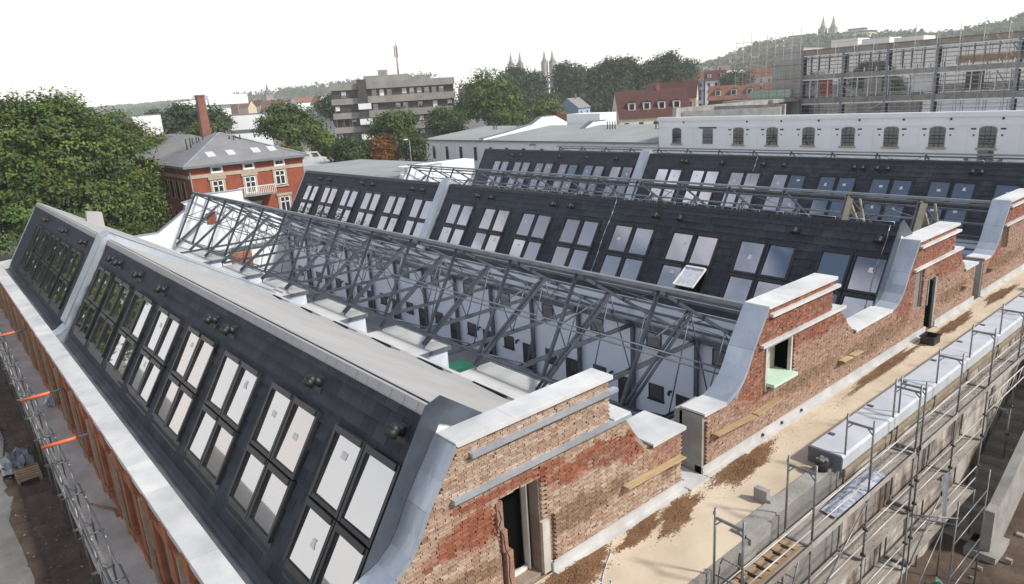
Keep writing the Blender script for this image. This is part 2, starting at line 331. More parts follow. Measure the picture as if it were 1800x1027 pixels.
def shed(r):
    oy = PITCH * r; y0 = 6.72 + oy
    t = thing('slate_roofed_building', LBL[r], 'building', (-37, y0 + 2, -16.0), 'sheds with slate fronts and roof windows')
    yb, zb = y0 - SB * CA, ZR - SB * SA           # foot of the slates
    yk, zk = y0 + 8.1, ZR - 8.1 * .6              # foot of the back roof
    core = MB().px([(yb + .03, -16.0), (yb + .03, zb), (y0 + .03, ZR - .06), (yk, zk - .06), (yk, -16.0)], XE + .05, XI, 0)
    part('walls', core, 'wall_sky_tint' if r else 'white_wall', t)
    und = MB().px([(yb, zb - .02), (y0, ZR - .02), (y0 + .1, ZR - .15), (yb + .1, zb - .15)], XE, XI - .02); part('roof_boarding', und, 'slate_base', t)
    rf = MB().px([(y0 + .04, ZR + .0), (yk + .05, zk + .0), (yk + .05, zk - .055), (y0 + .1, ZR - .06)], XE - .03, XI - .02)
    back = part('metal_roof', rf, 'roof_metal', t)
    rc = MB(); x = XI - .02
    while x > XE:
        x2 = max(XE, x - .5)
        rc.px([(y0 - .16, ZR - .20), (y0 - .16, ZR - .14), (y0 - .06, ZR + .03), (y0 + .10, ZR + .045), (y0 + .28, ZR - .10), (y0 + .28, ZR - .155)], x, x2 + .018); x = x2
    part('ridge_cap', rc, 'roof_metal' if r == 0 else 'frame', t)
    # slates, each overlapping the course below; those under windows and the party wall are left out
    ws = GROUPS[r]; spots = []
    rows = 14; ex = SB / rows
    for i in range(rows):
        s = (i + .5) * ex; x = XI - .3 - (.265 if i % 2 else 0)
        while x > XE + .2:
            ok = not (FWX[r][0] - .2 < x < FWX[r][1] + .2)
            for xr in ws:
                if xr - 2.5 < x < xr - .2 and 1.5 < s < 4.2: ok = False
            if ok: spots.append((x, s))
            x -= .53
    spots.sort(key=lambda q: (q[0] ** 2 + SP(r, *q)[1] ** 2))
    big = MB()
    for k, (x, s) in enumerate(spots):
        p = SP(r, x, s, .01); j = random.uniform(-.006, .006); tw = random.uniform(-.004, .004)
        if k < 300: inst('slate', SLATE, t, p, (A + j, 0, tw))
        else:
            h0, h1, dx = .03, .005, .262
            for_ = [SP(r, x - dx, s + .24, h0 + j), SP(r, x + dx, s + .24, h0 + j), SP(r, x + dx, s - .24, h1), SP(r, x - dx, s - .24, h1), SP(r, x - dx, s + .24, .0), SP(r, x + dx, s + .24, .0)]
            big.add(for_, [(0, 1, 2, 3), (4, 5, 1, 0), (4, 0, 3), (1, 5, 2)])
    tag(part('slates', big, 'slate', t), kind='stuff')
    # roof windows
    for gi, xr in enumerate(ws):
        for col in (0, 1):
            for row in (0, 1):
                xc = xr - .67 - 1.37 * (1 - col); sc, ms = ((2.09, WU), (3.68, WL))[row]
                if r == 1 and gi == 2 and row == 1 and col == 1:      # the open one
                    o = inst('roof_window', ms[0], t, SP(r, xc, sc, .03), ROT); o['label'] = 'roof window tilted open'
                    ca = wbars(1.12, 1.24, .06, -.02, .05); ca.box(-.5, .5, -.56, .54, 0, .02, 1)
                    link(bpy.data.objects.new('open_sash', ca.mesh('open_sash', ['white_paint', 'sheet_white'])), o, (0, .12, .42), (-R(26), 0, 0))
                    link(bpy.data.objects.new('window_recess', MB().box(-.56, .56, -.62, .58, .01, .03).mesh('window_recess', 'dark_void')), o)
                    continue
                o = inst('roof_window', ms[0], t, SP(r, xc, sc, .03), ROT)
                pn = link(bpy.data.objects.new('window_pane', ms[2 if random.random() < .4 else 1]), o, rot=(random.uniform(-.02, .02), random.uniform(-.02, .02), 0))
                if random.random() < (.5 if r else .38):
                    link(bpy.data.objects.new('window_sticker', random.choice(STK)), o, (random.uniform(-.1, .15), random.uniform(-.05, .35), .004))
    for xr in ws:
        ap = MB(); ap.px([SP(r, 0, 4.40, .05)[1:], SP(r, 0, 4.40, .0)[1:], SP(r, 0, 4.72, .005)[1:], SP(r, 0, 4.72, .045)[1:]], xr - 2.72, xr)
        part('window_apron', ap, 'frame', t)
    for x in VENTS[r]: inst('roof_vent', VENT, t, SP(r, x, .72, .02), (A + .05, 0, random.uniform(-.2, .2)))
    if r: 
        for xw in (-24.95, -11.0) if r == 1 else (-29.6,):
            c = MB(); pr = None
            for k in range(9):
                q = SP(r, xw + .035 * math.sin(k * 1.3), .02 + k * .58, .13)
                if pr: c.tube(pr, q, .012, 5)
                pr = q
            part('lightning_cable', c, 'zinc', t)
        c = MB(); x = XI - .3; pr = None          # lightning rail on the ridge
        while x > XE:
            q = (x, y0 + .05, ZR + .16); c.tube(q, (x, y0 + .05, ZR), .012, 4)
            if pr: c.tube(pr, q, .010, 4)
            pr = q; x -= 1.15
        part('ridge_rail', c, 'zinc', t)
    # party wall crossing the roof with a zinc coping
    a, b = FWX[r]; pf = []
    for s_, h_ in ((5.0, -.3), (5.0, .32), (.0, .32)): pf.append(SP(r, 0, s_, h_)[1:])
    pf += [(y0 + .1, ZR + .36), (yk - .2, zk + .36), (yk - .2, zk - .3), (y0, ZR - .6)]
    if r == 0: pf = [(3.53, -10.4), (3.53, -10.0), (3.72, -9.98), (4.1, -9.72)] + [SP(r, 0, 4.55, .30)[1:]] + pf[2:6] + [SP(r, 0, 5.0, -.3)[1:], (3.9, -10.5)]
    o = part('party_wall', MB().px(pf, a + .06, b - .06), 'zinc', t)
    cp = MB(); path = [SP(r, 0, s_, .34)[1:] for s_ in ((4.55 if r == 0 else 4.75), 3.6, 2.4, 1.2, 0)] + [(y0 + .1, ZR + .39), (y0 + 2.2, ZR - .87), (y0 + 4.4, ZR - 2.19), (yk - .2, zk + .39)]
    if r == 0: path = [(3.53, -9.98), (3.74, -9.95), (4.1, -9.69)] + path
    for (p, q) in zip(path, path[1:]): cp.px([(p[0], p[1]), (q[0], q[1]), (q[0], q[1] + .045), (p[0], p[1] + .045)], a, b)
    part('party_wall_coping', cp, 'zinc', o)
    # upstand at the brick gable and verge at the far end
    for (xa, xb, nm) in ((XI, XI + .035, 'roof_upstand'), (XE - .05, XE + .0, 'verge_strip')):
        hh = .30 if nm == 'roof_upstand' else .06
        u = MB().px([SP(r, 0, 5.0, -.12)[1:], SP(r, 0, 4.98, hh)[1:], SP(r, 0, .0, hh)[1:], (y0 + .1, ZR + hh * .9), (y0 + (2.3 if hh > .1 else 8.0), ZR - (1.35 if hh > .1 else 4.76)), (y0, ZR - .3)], xa, xb)
        part(nm, u, 'upstand' if hh > .1 else 'zinc', t)
    return t
sheds = [shed(0), shed(1), shed(2)]

# row one: gutter membrane, coping sheets, brick front with piers
t = sheds[0]
mb = MB(); prof = [(4.20, -10.0), (4.08, -10.22), (4.0, -10.34), (3.90, -10.39), (3.80, -10.36), (3.70, -10.24), (3.62, -10.06), (3.56, -9.92), (3.48, -9.86)]
for (p, q) in zip(prof, prof[1:]): mb.add([(XE, *p), (XI, *p), (XI, *q), (XE, *q)], [(0, 1, 2, 3)], 0, True)
part('gutter_membrane', mb, 'membrane', t)
mb = MB().px([(3.5, -9.88), (3.5, -12.98), (3.02, -12.98), (3.02, -9.88)], XE, -9.7); part('parapet', mb, 'white_wall', t)
x = -9.6; sh = MB().px([(-.325, 0), (.325, -.0), (.325, .05), (-.325, .05)], -.99, .99); sh.px([(-.335, -.16), (-.32, -.16), (-.32, .045), (-.335, .045)], -.99, .99)
shm = sh.mesh('coping_sheet', 'zinc_white')
while x > XE:
    inst('coping_sheet', shm, t, (x - 1.0, 3.19, -9.86), (random.uniform(-.006, .006), 0, 0)); x -= 2.0
mb = MB().px([(2.9, -9.78), (3.52, -9.74), (4.45, -9.66), (4.84, -9.38), (4.9, -9.6), (4.3, -10.3), (2.9, -10.3)], XE - .3, XE + .02); part('gutter_end', mb, 'zinc_white', t)
pier = MB()
for k, (ya, yb2) in enumerate(((2.86, 3.02),)):
    pier.box(-.24, .24, ya, yb2, -12.98, -9.92); pier.box(-.30, .30, ya - .05, yb2, -10.45, -9.93); pier.box(-.30, .30, ya - .05, yb2, -12.98, -12.6)
pm = pier.mesh('brick_pier', 'orange_brick')
win = MB().box(-.62, .62, 2.94, 3.01, -12.7, -10.5); winm = win.mesh('front_window', 'dark_glass')
linm = MB().box(-.66, .66, 2.90, 3.018, -10.75, -10.45).mesh('window_lintel', 'orange_brick'); silm = MB().box(-.66, .66, 2.85, 3.018, -12.98, -12.7).mesh('window_sill', 'orange_brick')
pst = MB().box(-.05, .05, 2.74, 2.84, -12.98, -10.1); pstm = pst.mesh('timber_post', 'cream_wood')
x = -10.6; k = 0
while x > XE + 1:
    inst('brick_pier', pm, t, (x, 0, 0)); wo = inst('front_window', winm, t, (x - .9, 0, 0))
    link(bpy.data.objects.new('window_lintel', linm), wo); link(bpy.data.objects.new('window_sill', silm), wo)
    if k % 2: inst('timber_post', pstm, t, (x - .38, 0, 0))
    x -= 1.8; k += 1

# white flat roofed bays along the back of row one, the smoke flaps in the roof
BX = [(-21.75, -18.1), (-29.25, -24.8), (-36.8, -32.3), (-44.0, -39.6), (-51.4, -46.7), (-59.1, -54.2), (-14.4, -11.0)]
for a, b in BX:
    o = part('entrance_bay', MB().box(a, b, 14.75, 16.55, -16, -10.82), 'wall_sky_tint', t)
    part('bay_roof', MB().box(a - .06, b + .06, 14.9, 16.65, -10.82, -10.70), 'white_roof', o); part('roof_edging', MB().box(b + .061, b + .10, 14.95, 16.7, -10.86, -10.67).box(a - .06, b + .06, 16.651, 16.70, -10.86, -10.67), 'steel_light', o)
part('roof_edge_strip', MB().px([(14.45, -10.40), (14.95, -10.62), (14.95, -10.74), (14.45, -10.52)], XE, XI), 'zinc_white', t)
part('bay_hatch', MB().box(-41.6, -40.2, 15.4, 15.9, -10.70, -10.60), 'white_roof', t)
fl = MB(); zr = lambda y: ZR - .6 * (y - 6.72)
for k in range(7):
    x = -13.2 - 3.75 * k
    fl = MB(); fl.add([(x, 13.95, zr(13.95) + .10), (x - 2.7, 14.35, zr(14.35) + .05), (x - 2.7, 14.15, zr(14.15) + .09), (x, 13.55, zr(13.55) + .16),
                       (x, 13.95, zr(13.95)), (x - 2.7, 14.35, zr(14.35) - .02), (x - 2.7, 14.15, zr(14.15)), (x, 13.55, zr(13.55))],
                      [(0, 1, 2, 3), (4, 7, 6, 5), (0, 4, 5, 1), (1, 5, 6, 2), (2, 6, 7, 3), (3, 7, 4, 0)])
    o = part('roof_flap', fl, 'steel_light', t)
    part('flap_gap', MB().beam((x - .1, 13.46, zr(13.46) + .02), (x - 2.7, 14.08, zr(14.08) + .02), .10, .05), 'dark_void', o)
o = part('roof_hatch', MB().px([(9.2, zr(9.2)), (9.3, zr(9.2) + .75), (10.3, zr(10.3) + 1.2), (10.3, zr(10.3))], -61.2, -60.6), 'roof_metal', t)

# courtyard front of rows two and three (windows, doors, gutter) and the floors
for r in (1, 2):
    t = sheds[r]; oy = PITCH * (r - 1)
    yw = 25.75 + oy
    part('courtyard_front', MB().box(XE, XI, yw, yw + .5, -16, -10.96), 'wall_sky_tint', t)
    part('gutter_band', MB().px([(yw - .08, -11.36), (yw - .08, -10.92), (yw + .22, -10.4), (yw + .22, -11.36)], XE, XI), 'zinc', t)
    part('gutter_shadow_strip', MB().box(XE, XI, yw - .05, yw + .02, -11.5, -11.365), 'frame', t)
    wmu = MB(); wmu.box(-.42, .42, -.03, .0, -.36, .36)
    fr = MB().box(-.46, .46, -.05, .02, .35, .40).box(-.46, .46, -.05, .02, -.40, -.35).box(-.46, -.40, -.05, .02, -.35, .35).box(.40, .46, -.05, .02, -.35, .35).box(-.5, .5, -.13, .02, -.455, -.40, 0)
    frm = fr.mesh('window_frame', 'frame'); glm = wmu.mesh('courtyard_window', 'dark_glass')
    dm = MB().box(-.45, .45, -.05, .0, -.8, .8).box(-.05, .4, -.06, -.05, .1, .7, 1).mesh('courtyard_door', ['frame', 'dark_glass'])
    lm = MB().box(-.05, .05, -.2, 0, -.05, .05).tube((0, -.2, .03), (0, -.2, -.16), .07, 8).mesh('wall_lamp', 'vent')
    for k in range(14):
        x = -16.65 - 3.78 * k
        if x < XE + 1: break
        inst_o = inst('courtyard_window', glm, t, (x, yw, -11.95)); link(bpy.data.objects.new('window_frame', frm), inst_o)
        o = inst('courtyard_window', glm, t, (x - 3.65 + 3.78 * 0, yw, -14.66)); link(bpy.data.objects.new('window_frame', frm), o)
        inst('courtyard_door', dm, t, (x - 1.9 if k % 2 else x - 2.0, yw, -15.2))
        inst('wall_lamp', lm, t, (x - 2.75, yw, -14.35))
    f = MB().box(XE, XI, 14.0 + oy, yw + .1, -16.3, -16.0); single('courtyard_floor', f, 'court_floor', kind='structure')

# ------------------------------------------------------------------ open steel roof trusses over the courtyards
def truss(oy, label):
    t = thing('steel_roof_truss', label, 'roof truss', (-37, 21 + oy, -16.0), 'open steel trusses between the sheds')
    Rg = (17.95 + oy, -6.55); Nd = (15.98 + oy, -10.04); Tp = (15.70 + oy, -10.53); Mt = (19.72 + oy, -7.72); B2 = (21.92 + oy, -9.10); E = (25.55 + oy, -11.30)
    zc = -11.32; yl = 14.9 + oy
    P = lambda x, q: (x, q[0], q[1])
    mk = {}
    def m(name, mb, mat): mk[name] = (mb.mesh(name, mat, ORG[t.name]), mat)
    x = 0.0
    m('rafter', MB().tube(P(x, Nd), P(x, Rg), .078, 10), 'steel')
    dc = MB(); 
    for d in (-.10, .10): dc.beam((d, *Tp), (d, *Mt), .05, .13)
    m('double_diagonal', dc, 'steel')
    m('top_chord', MB().beam(P(x, Rg), P(x, E), .08, .12), 'steel')
    bc = MB()
    for d in (-.09, .09): bc.beam((d, yl, zc), (d, E[0], zc), .05, .14)
    m('bottom_chord', bc, 'steel')
    m('column', MB().box(-.09, .09, E[0] - .09, E[0] + .09, -16, zc + .05).box(-.13, .13, E[0] - .13, E[0] + .13, zc - .1, zc + .09), 'steel')
    rods = [(Mt, (18.48 + oy, zc)), (Mt, (20.9 + oy, zc)), (B2, (20.9 + oy, zc)), (B2, (23.2 + oy, zc)), (Nd, (18.48 + oy, zc)), ((16.97 + oy, -8.3), Mt)]
    m('tie_rod', None or MB().tube(P(x, rods[0][0]), P(x, rods[0][1]), .028, 6), 'steel')
    rms = [MB().tube(P(x, a), P(x, b), .040 if i == 4 else .026, 6).mesh('tie_rod', 'steel', ORG[t.name]) for i, (a, b) in enumerate(rods)]
    ft = MB().tube((0, Tp[0] + .03, Tp[1] - .0), (0, Tp[0] + .03, -10.78), .035, 6); m('hanger_post', ft, 'steel_light')
    xs = [-14.05 - 3.78 * k for k in range(14)]
    for k, x in enumerate(xs):
        for nm in ('rafter', 'double_diagonal', 'top_chord', 'bottom_chord', 'column', 'hanger_post'):
            o = bpy.data.objects.new(nm, mk[nm][0]); link(o, t, (x, 0, 0))
        for rm in rms: link(bpy.data.objects.new('tie_rod', rm), t, (x, 0, 0))
    me = ORG[t.name]
    for o in t.children: o.location = Vector((o.location.x, 0, 0))
    def purlin(nm, q, wd, ht, mat, h=0.0):
        part(nm, MB().beam((XE + .1, q[0], q[1] + h), (XI - .1, q[0], q[1] + h), wd, ht), mat, t)
    purlin('ridge_purlin', (Rg[0] - .02, Rg[1] + .12), .16, .13, 'steel_light'); purlin('ridge_purlin', (Rg[0] + .42, Rg[1] - .16), .10, .12, 'steel')
    part('node_purlin', MB().tube((XE + .1, Nd[0] - .02, Nd[1] - .05), (XI - .1, Nd[0] - .02, Nd[1] - .05), .075, 8), 'steel', t)
    for d in (0, .16): part('side_rail', MB().tube((XE + .1, 16.95 + oy - .12 + d * .5, -8.32 + d), (XI - .1, 16.95 + oy - .12 + d * .5, -8.32 + d), .03, 6), 'steel_light', t)
    for f_ in (.14, .34, .56, .80):
        q = (Rg[0] + (E[0] - Rg[0]) * f_, Rg[1] + (E[1] - Rg[1]) * f_); purlin('roof_purlin', q, .09, .10, 'steel_light' if f_ in (.34,) else 'steel', .12)
    purlin('eaves_beam', E, .14, .18, 'steel')
    for k in range(0, 13, 2):      # bracing in the back slope and along the front
        a, b = xs[k], xs[k + 1]
        part('wind_brace', MB().tube((a, Rg[0], Rg[1]), (b, Mt[0] + .9, Mt[1] - .55), .022, 5).tube((b, Rg[0], Rg[1]), (a, Mt[0] + .9, Mt[1] - .55), .022, 5), 'steel', t)
        part('wind_brace', MB().tube((a, Mt[0] + .9, Mt[1] - .55), (b, 23.6 + oy, -10.1), .022, 5).tube((b, Mt[0] + .9, Mt[1] - .55), (a, 23.6 + oy, -10.1), .022, 5), 'steel', t)
    return t
tr1 = truss(0, 'open grey steel sawtooth truss over the nearer courtyard, beside the white bays')
tr2 = truss(PITCH, 'open grey steel truss rising behind the ridge of the middle slate building')
tr3 = copy_tree(tr2, None, (0, PITCH, 0)); tr3['label'] = 'grey steel truss tops showing behind the farthest slate ridge, before the white arched building'
for x in (-17.55, -13.75):        # pale cladding left on two frames of the second truss
    o = MB(); b = PITCH
    o.beam((x, 17.0 + b, -8.2), (x, 17.75 + b, -6.7), .30, .16); o.beam((x - .25, 17.85 + b, -6.6), (x - .25, 19.1 + b, -8.0), .22, .12); o.beam((x + .45, 17.9 + b, -6.7), (x + .5, 18.6 + b, -8.2), .10, .10)
    part('pale_cladding', o, 'cream_wood', tr2)

# ------------------------------------------------------------------ brick gable walls along the terrace
XO = -10.0
def swoop(t):   # low flat, curve, steep side, up to the flat top that starts at t
    return [(t - 2.0, -8.56), (t - 1.55, -8.40), (t - 1.2, -8.12), (t - .98, -7.80), (t - .75, -7.36), (t - .4, -6.86), (t, -6.28)]
def head(t, L): # flat top, drop, ledge, raked end
    return [(t + L, -6.28), (t + L, -7.42), (t + L + .62, -7.42), (t + L + .70, -7.52), (t + L + 1.75, -8.56)]
def blend(c1, c2, k): return tuple(a * (1 - k) + b * k for a, b in zip(c1, c2))
PALE = [(.44, .315, .235), (.41, .285, .205), (.46, .345, .27), (.37, .24, .17), (.42, .30, .22), (.50, .40, .325)]
RED = [(.30, .085, .042), (.26, .072, .038), (.34, .11, .055), (.23, .068, .038), (.31, .125, .07)]
MOSS = [(.20, .125, .07), (.18, .105, .06), (.23, .145, .085), (.27, .175, .11)]
DARK = [(.24, .105, .075), (.27, .115, .08), (.21, .095, .07), (.30, .14, .095), (.34, .18, .13)]
def ell(y, z, cy, cz, a, b, ang):
    c, s = math.cos(ang), math.sin(ang); u = (y - cy) * c + (z - cz) * s; v = -(y - cy) * s + (z - cz) * c
    return 1.0 - ((u / a) ** 2 + (v / b) ** 2)
def wob(y, z): return .35 * math.sin(3.1 * y + 1.7 * z) + .25 * math.sin(7.3 * z - 4.1 * y + 1) + .2 * math.sin(11 * y + 5 * z)
def lay(c, pal, e, y, z, amt=.92, soft=.55):
    """mix a patch colour in, fading over its ragged border"""
    k = (e + wob(y, z) * .75 + random.uniform(-.22, .22)) / soft + .35
    return blend(c, random.choice(pal), max(0, min(1, k)) * amt)
def col_one(y, z):
    c = random.choice(PALE)
    if random.random() < .10: c = blend(c, random.choice(DARK), .6)
    c = lay(c, RED + DARK, ell(y, z, 13.0, -8.9, .9, .5, 0), y, z, .6)
    for a in ((6.75, -8.35, 1.05, .42, .05), (10.3, -8.12, 1.45, .36, -.08), (11.9, -8.2, .6, .5, .3), (8.0, -7.72, 1.6, .14, 0)): c = lay(c, RED, ell(y, z, *a), y, z)
    c = lay(c, DARK, ell(y, z, 10.9, -8.25, .9, .22, -.1), y, z, .8)
    for a in ((10.0, -9.2, 1.5, .36, .02), (6.6, -9.35, 1.3, .26, 0), (13.1, -9.5, .45, .3, 0)): c = lay(c, MOSS, ell(y, z, *a), y, z, .85)
    return c
def col_mid(y, z):
    c = blend(random.choice(PALE), random.choice(DARK), random.uniform(.25, .7))
    c = lay(c, RED + DARK, (z + 7.55) * 2.2, y, z)
    for cy in (17.2, 28.0, 38.6): c = lay(c, RED + DARK, ell(y, z, cy, -8.2, 1.2, .9, .6), y, z, .85)
    for a in ((20.9, -7.75, 2.3, .35, 0), (32.0, -7.9, 1.8, .5, 0)): c = lay(c, RED + DARK, ell(y, z, *a), y, z, .9)
    for a in ((25.2, -9.45, 3.3, .40, .03), (20.2, -9.25, 2.0, .26, 0), (33, -9.3, 2, .28, 0), (40, -9.2, 3, .3, 0)): c = lay(c, MOSS, ell(y, z, *a), y, z, .85)
    return lay(c, PALE, (-9.75 - z) * 1.6, y, z, .6)
BL, BH = .19, .056
def brick_fill(t, poly, holes, colf, x=XO, ruin=None):
    ys = [p[0] for p in poly]; zs = [p[1] for p in poly]; spots = []
    z = min(zs) + BH / 2; i = 0
    while z < max(zs):
        y = min(ys) + (BL / 2 if i % 2 else BL * .25)
        while y < max(ys):
            for L in (BL, BL / 2):
                yy = y if L == BL else y - BL / 4
                c = [(yy - L * .47, z - BH * .4), (yy + L * .47, z - BH * .4), (yy - L * .47, z + BH * .4), (yy + L * .47, z + BH * .4)]
                if all(inside(q, poly) for q in c) and not any(h[0] < q[0] < h[1] and h[2] < q[1] < h[3] for q in c for h in holes):
                    spots.append((yy, z, L)); break
            y += BL
        z += BH; i += 1
    spots.sort(key=lambda q: x * x + q[0] ** 2 + q[1] ** 2)
    one = MB().box(-.10, .004, -.5, .5, -BH * .42, BH * .42).mesh('brick', 'brick_one')
    big = MB()
    for k, (y, z, L) in enumerate(spots):
        c = colf(y, z); f = random.uniform(.90, 1.08); c = tuple(min(.8, v * f) for v in c); pr = random.uniform(-.009, .009)
        if random.random() < .03: pr = -.03
        if ruin: pr += ruin(y, z)
        if k < 300:
            o = inst('brick', one, t, (x + pr, y, z), (0, 0, random.uniform(-.02, .02)), c); o.scale = (1, L * random.uniform(.91, .95), 1)
        else:
            hl = L * random.uniform(.455, .475)
            big.add([(x + .004 + pr, y - hl, z - BH * .42), (x + .004 + pr, y + hl, z - BH * .42), (x + .004 + pr, y + hl, z + BH * .42), (x + .004 + pr, y - hl, z + BH * .42),
                     (x - .10 + pr, y - hl, z - BH * .42), (x - .10 + pr, y + hl, z - BH * .42), (x - .10 + pr, y + hl, z + BH * .42), (x - .10 + pr, y - hl, z + BH * .42)],
                    [(0, 1, 2, 3), (0, 4, 5, 1), (1, 5, 6, 2), (2, 6, 7, 3), (3, 7, 4, 0)], 0, False, c)
    if big.v: tag(part('bricks', big, 'brick', t), kind='stuff')
def coping(t, path, x0=-10.70, x1=-9.93, step=1.6, nm='coping_sheet', mat=None):
    for (p, q) in zip(path, path[1:]):
        L = math.hypot(q[0] - p[0], q[1] - p[1]); n = max(1, round(L / step))
        for i in range(n):
            a = (p[0] + (q[0] - p[0]) * i / n, p[1] + (q[1] - p[1]) * i / n); b = (p[0] + (q[0] - p[0]) * (i + 1) / n, p[1] + (q[1] - p[1]) * (i + 1) / n)
            fl = abs(q[1] - p[1]) < .3 * abs(q[0] - p[0]); d = .004 if i % 2 else 0
            ny, nz = -(q[1] - p[1]) / L, (q[0] - p[0]) / L
            m = MB().px([a, b, (b[0] + ny * .055, b[1] + nz * (.055 + d)), (a[0] + ny * .055, a[1] + nz * (.055 + d))], x0, x1)
            m.px([(a[0] - ny * .045, a[1] - nz * .045), (b[0] - ny * .045, b[1] - nz * .045), (b[0] + ny * .05, b[1] + nz * .05), (a[0] + ny * .05, a[1] + nz * .05)], x1 + .001, x1 + .018)
            part(nm, m, mat or ('zinc_white' if fl else 'zinc'), t)  # one metal: flat sheets coloured paler, steep ones bluer for their sky reflection
def strip(t, y0, y1, z, mat='zinc'):
    part('string_course', MB().px([(0, 0)] and [(y0, z), (y1, z), (y1, z + .09), (y0, z + .09)], XO - .02, XO + .13), mat, t)
def wall_body(t, poly, holes, x0=-10.62, x1=XO - .075):
    """a wall slab with rectangular openings cut by splitting it into upright strips"""
    ys = sorted({p[0] for p in poly} | {h[0] for h in holes} | {h[1] for h in holes})
    top = lambda y, side: max([p[1] + (q[1] - p[1]) * (y - p[0]) / (q[0] - p[0]) for p, q in zip(poly, poly[1:] + poly[:1])
                               if abs(q[0] - p[0]) > 1e-6 and min(p[0], q[0]) - 1e-9 <= y + side * 1e-5 <= max(p[0], q[0]) + 1e-9])
    zb = min(p[1] for p in poly); m = MB()
    for a, b in zip(ys, ys[1:]):
        if b - a < 1e-6: continue
        ta, tb = top(a, 1), top(b, -1); hs = [h for h in holes if h[0] <= a + 1e-6 and h[1] >= b - 1e-6]
        if hs:
            h = hs[0]
            if h[2] > zb + .01: m.px([(a, zb), (b, zb), (b, h[2]), (a, h[2])], x0, x1)
            m.px([(a, h[3]), (b, h[3]), (b, tb), (a, ta)], x0, x1)
        else: m.px([(a, zb), (b, zb), (b, tb), (a, ta)], x0, x1)
    return part('wall_core', m, 'mortar', t)
ZT = -10.35                         # terrace level
# first gable wall
t = thing('brick_gable_wall', 'nearest brick gable wall with a dark open doorway and two zinc strips', 'wall', (-10.3, 8, -12.0), 'brick gable walls along the terrace')
T1 = 6.62
top1 = [(2.86, -9.7), (3.4, -9.5), (4.0, -8.72), (4.62, -8.56)] + swoop(T1)[1:] + [(T1 + 4.4, -6.28), (T1 + 4.4, -7.42), (T1 + 4.95, -7.42)]
end1 = [(T1 + 5.0, -7.6), (T1 + 5.3, -8.05), (12.35, -8.60), (13.74, -8.60)]
poly1 = [(2.86, -12.0)] + top1 + end1 + [(13.74, -12.0)]
door1 = (7.62, 8.72, -10.28, -7.93)
wall_body(t, poly1, [door1])
ruin = lambda y, z: -.055 * max(0, min(1, 2.5 * ell(y, z, 11.0, -8.25, 1.25, .42, -.1))) - .03 * max(0, min(1, 3 * ell(y, z, 6.7, -8.4, 1.0, .35, 0)))
b1 = [(2.9, -10.3)] + [(y, z - .03) for y, z in top1] + [(y, z - .05) for y, z in end1] + [(13.74, -10.3)]
brick_fill(t, b1, [(7.58, 8.74, -10.35, -7.90), (8.7, 8.96, -10.35, -8.95)], col_one, ruin=ruin)
coping(t, top1[:-2], -10.575); coping(t, [(T1 + 4.42, -7.40), (T1 + 5.0, -7.40)]); coping(t, [(12.45, -8.58), (13.80, -8.58)], -11.3, -9.93)
part('coping_return', MB().box(-11.3, -10.75, T1 + 4.3, 12.44, -8.60, -8.52), 'zinc_white', t)
part('end_wall_block', MB().box(-11.25, -10.62, T1 + 4.3, 13.7, -12, -8.6), 'concrete', t)
strip(t, 6.95, 11.15, -6.66); strip(t, 6.45, 11.6, -7.46)
df = part('door_frame', MB().box(-10.45, -10.37, 8.62, 8.70, -10.28, -7.95).box(-10.5, -10.33, 8.59, 8.625, -10.28, -7.95, 1).box(-10.45, -10.37, 7.64, 8.56, -10.32, -10.2, 1), ['frame', 'white_paint'], t)
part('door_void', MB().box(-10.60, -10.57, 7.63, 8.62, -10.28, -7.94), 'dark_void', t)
part('door_jamb', MB().box(-10.55, -9.985, 8.725, 8.93, -10.3, -9.0), 'plaster', t)
part('broken_jamb', MB().box(-10.4, -9.97, 7.50, 7.66, -8.62, -7.95).box(-10.4, -9.97, 7.60, 7.74, -9.15, -8.65).box(-10.4, -9.97, 7.68, 7.86, -10.3, -9.2), 'jamb_brick', t)
cb = MB(); pr = None
for y, z in ((7.50, -8.05), (7.55, -8.3), (7.46, -8.45), (7.58, -8.7), (7.60, -9.0), (7.70, -9.3), (7.66, -9.7), (7.72, -10.2)):
    q = (-9.90, y, z)
    if pr: cb.tube(pr, q, .013, 5)
    pr = q
tag(single('power_cable', cb, 'black_plastic'), 'thin black cable hanging beside the dark brick doorway', 'cable')
# second wall: two gables in one piece
t = thing('brick_gable_wall', 'long brick wall with two curved gables, a white window niche and a narrow door', 'wall', (-10.3, 25, -12.0), 'brick gable walls along the terrace')
T2, T3 = 17.68, 28.48
top2 = [(14.68, -8.56), (15.66, -8.56)] + swoop(T2)[1:] + head(T2, 4.1) + [(T3 - 2.0, -8.56)] + swoop(T3)[1:] + head(T3, 4.15) + [(35.6, -8.56)]
poly2 = [(14.68, -12.0)] + top2 + [(35.6, -12.0)]
win2 = (17.82, 19.15, -8.72, -7.50); door3 = (30.05, 30.85, -10.28, -8.2); bl3 = (28.65, 29.4, -9.1, -7.55)
wall_body(t, poly2, [win2, door3, bl3])
brick_fill(t, [(14.72, -10.3)] + [(y, z - .03) for y, z in top2] + [(35.56, -10.3)], [(17.70, 19.27, -8.85, -7.40), (29.95, 30.95, -10.3, -8.1), bl3], col_mid)
coping(t, [(14.62, -8.54)] + top2[1:8]); coping(t, [top2[7], (T2 + 4.16, -6.28)]); coping(t, [(T2 + 4.12, -7.40), (T2 + 4.72, -7.40)])
coping(t, [(T2 + 5.0, -7.85), (T2 + 5.85, -8.56)], -10.6, -10.5); coping(t, [(T2 + 5.82, -8.54), (T3 - 2.0, -8.54)] + swoop(T3)[1:]); coping(t, [(T3, -6.28), (T3 + 4.2, -6.28)])
coping(t, [(T3 + 4.17, -7.40), (T3 + 4.78, -7.40)]); coping(t, [(T3 + 5.6, -8.54), (35.66, -8.54)])
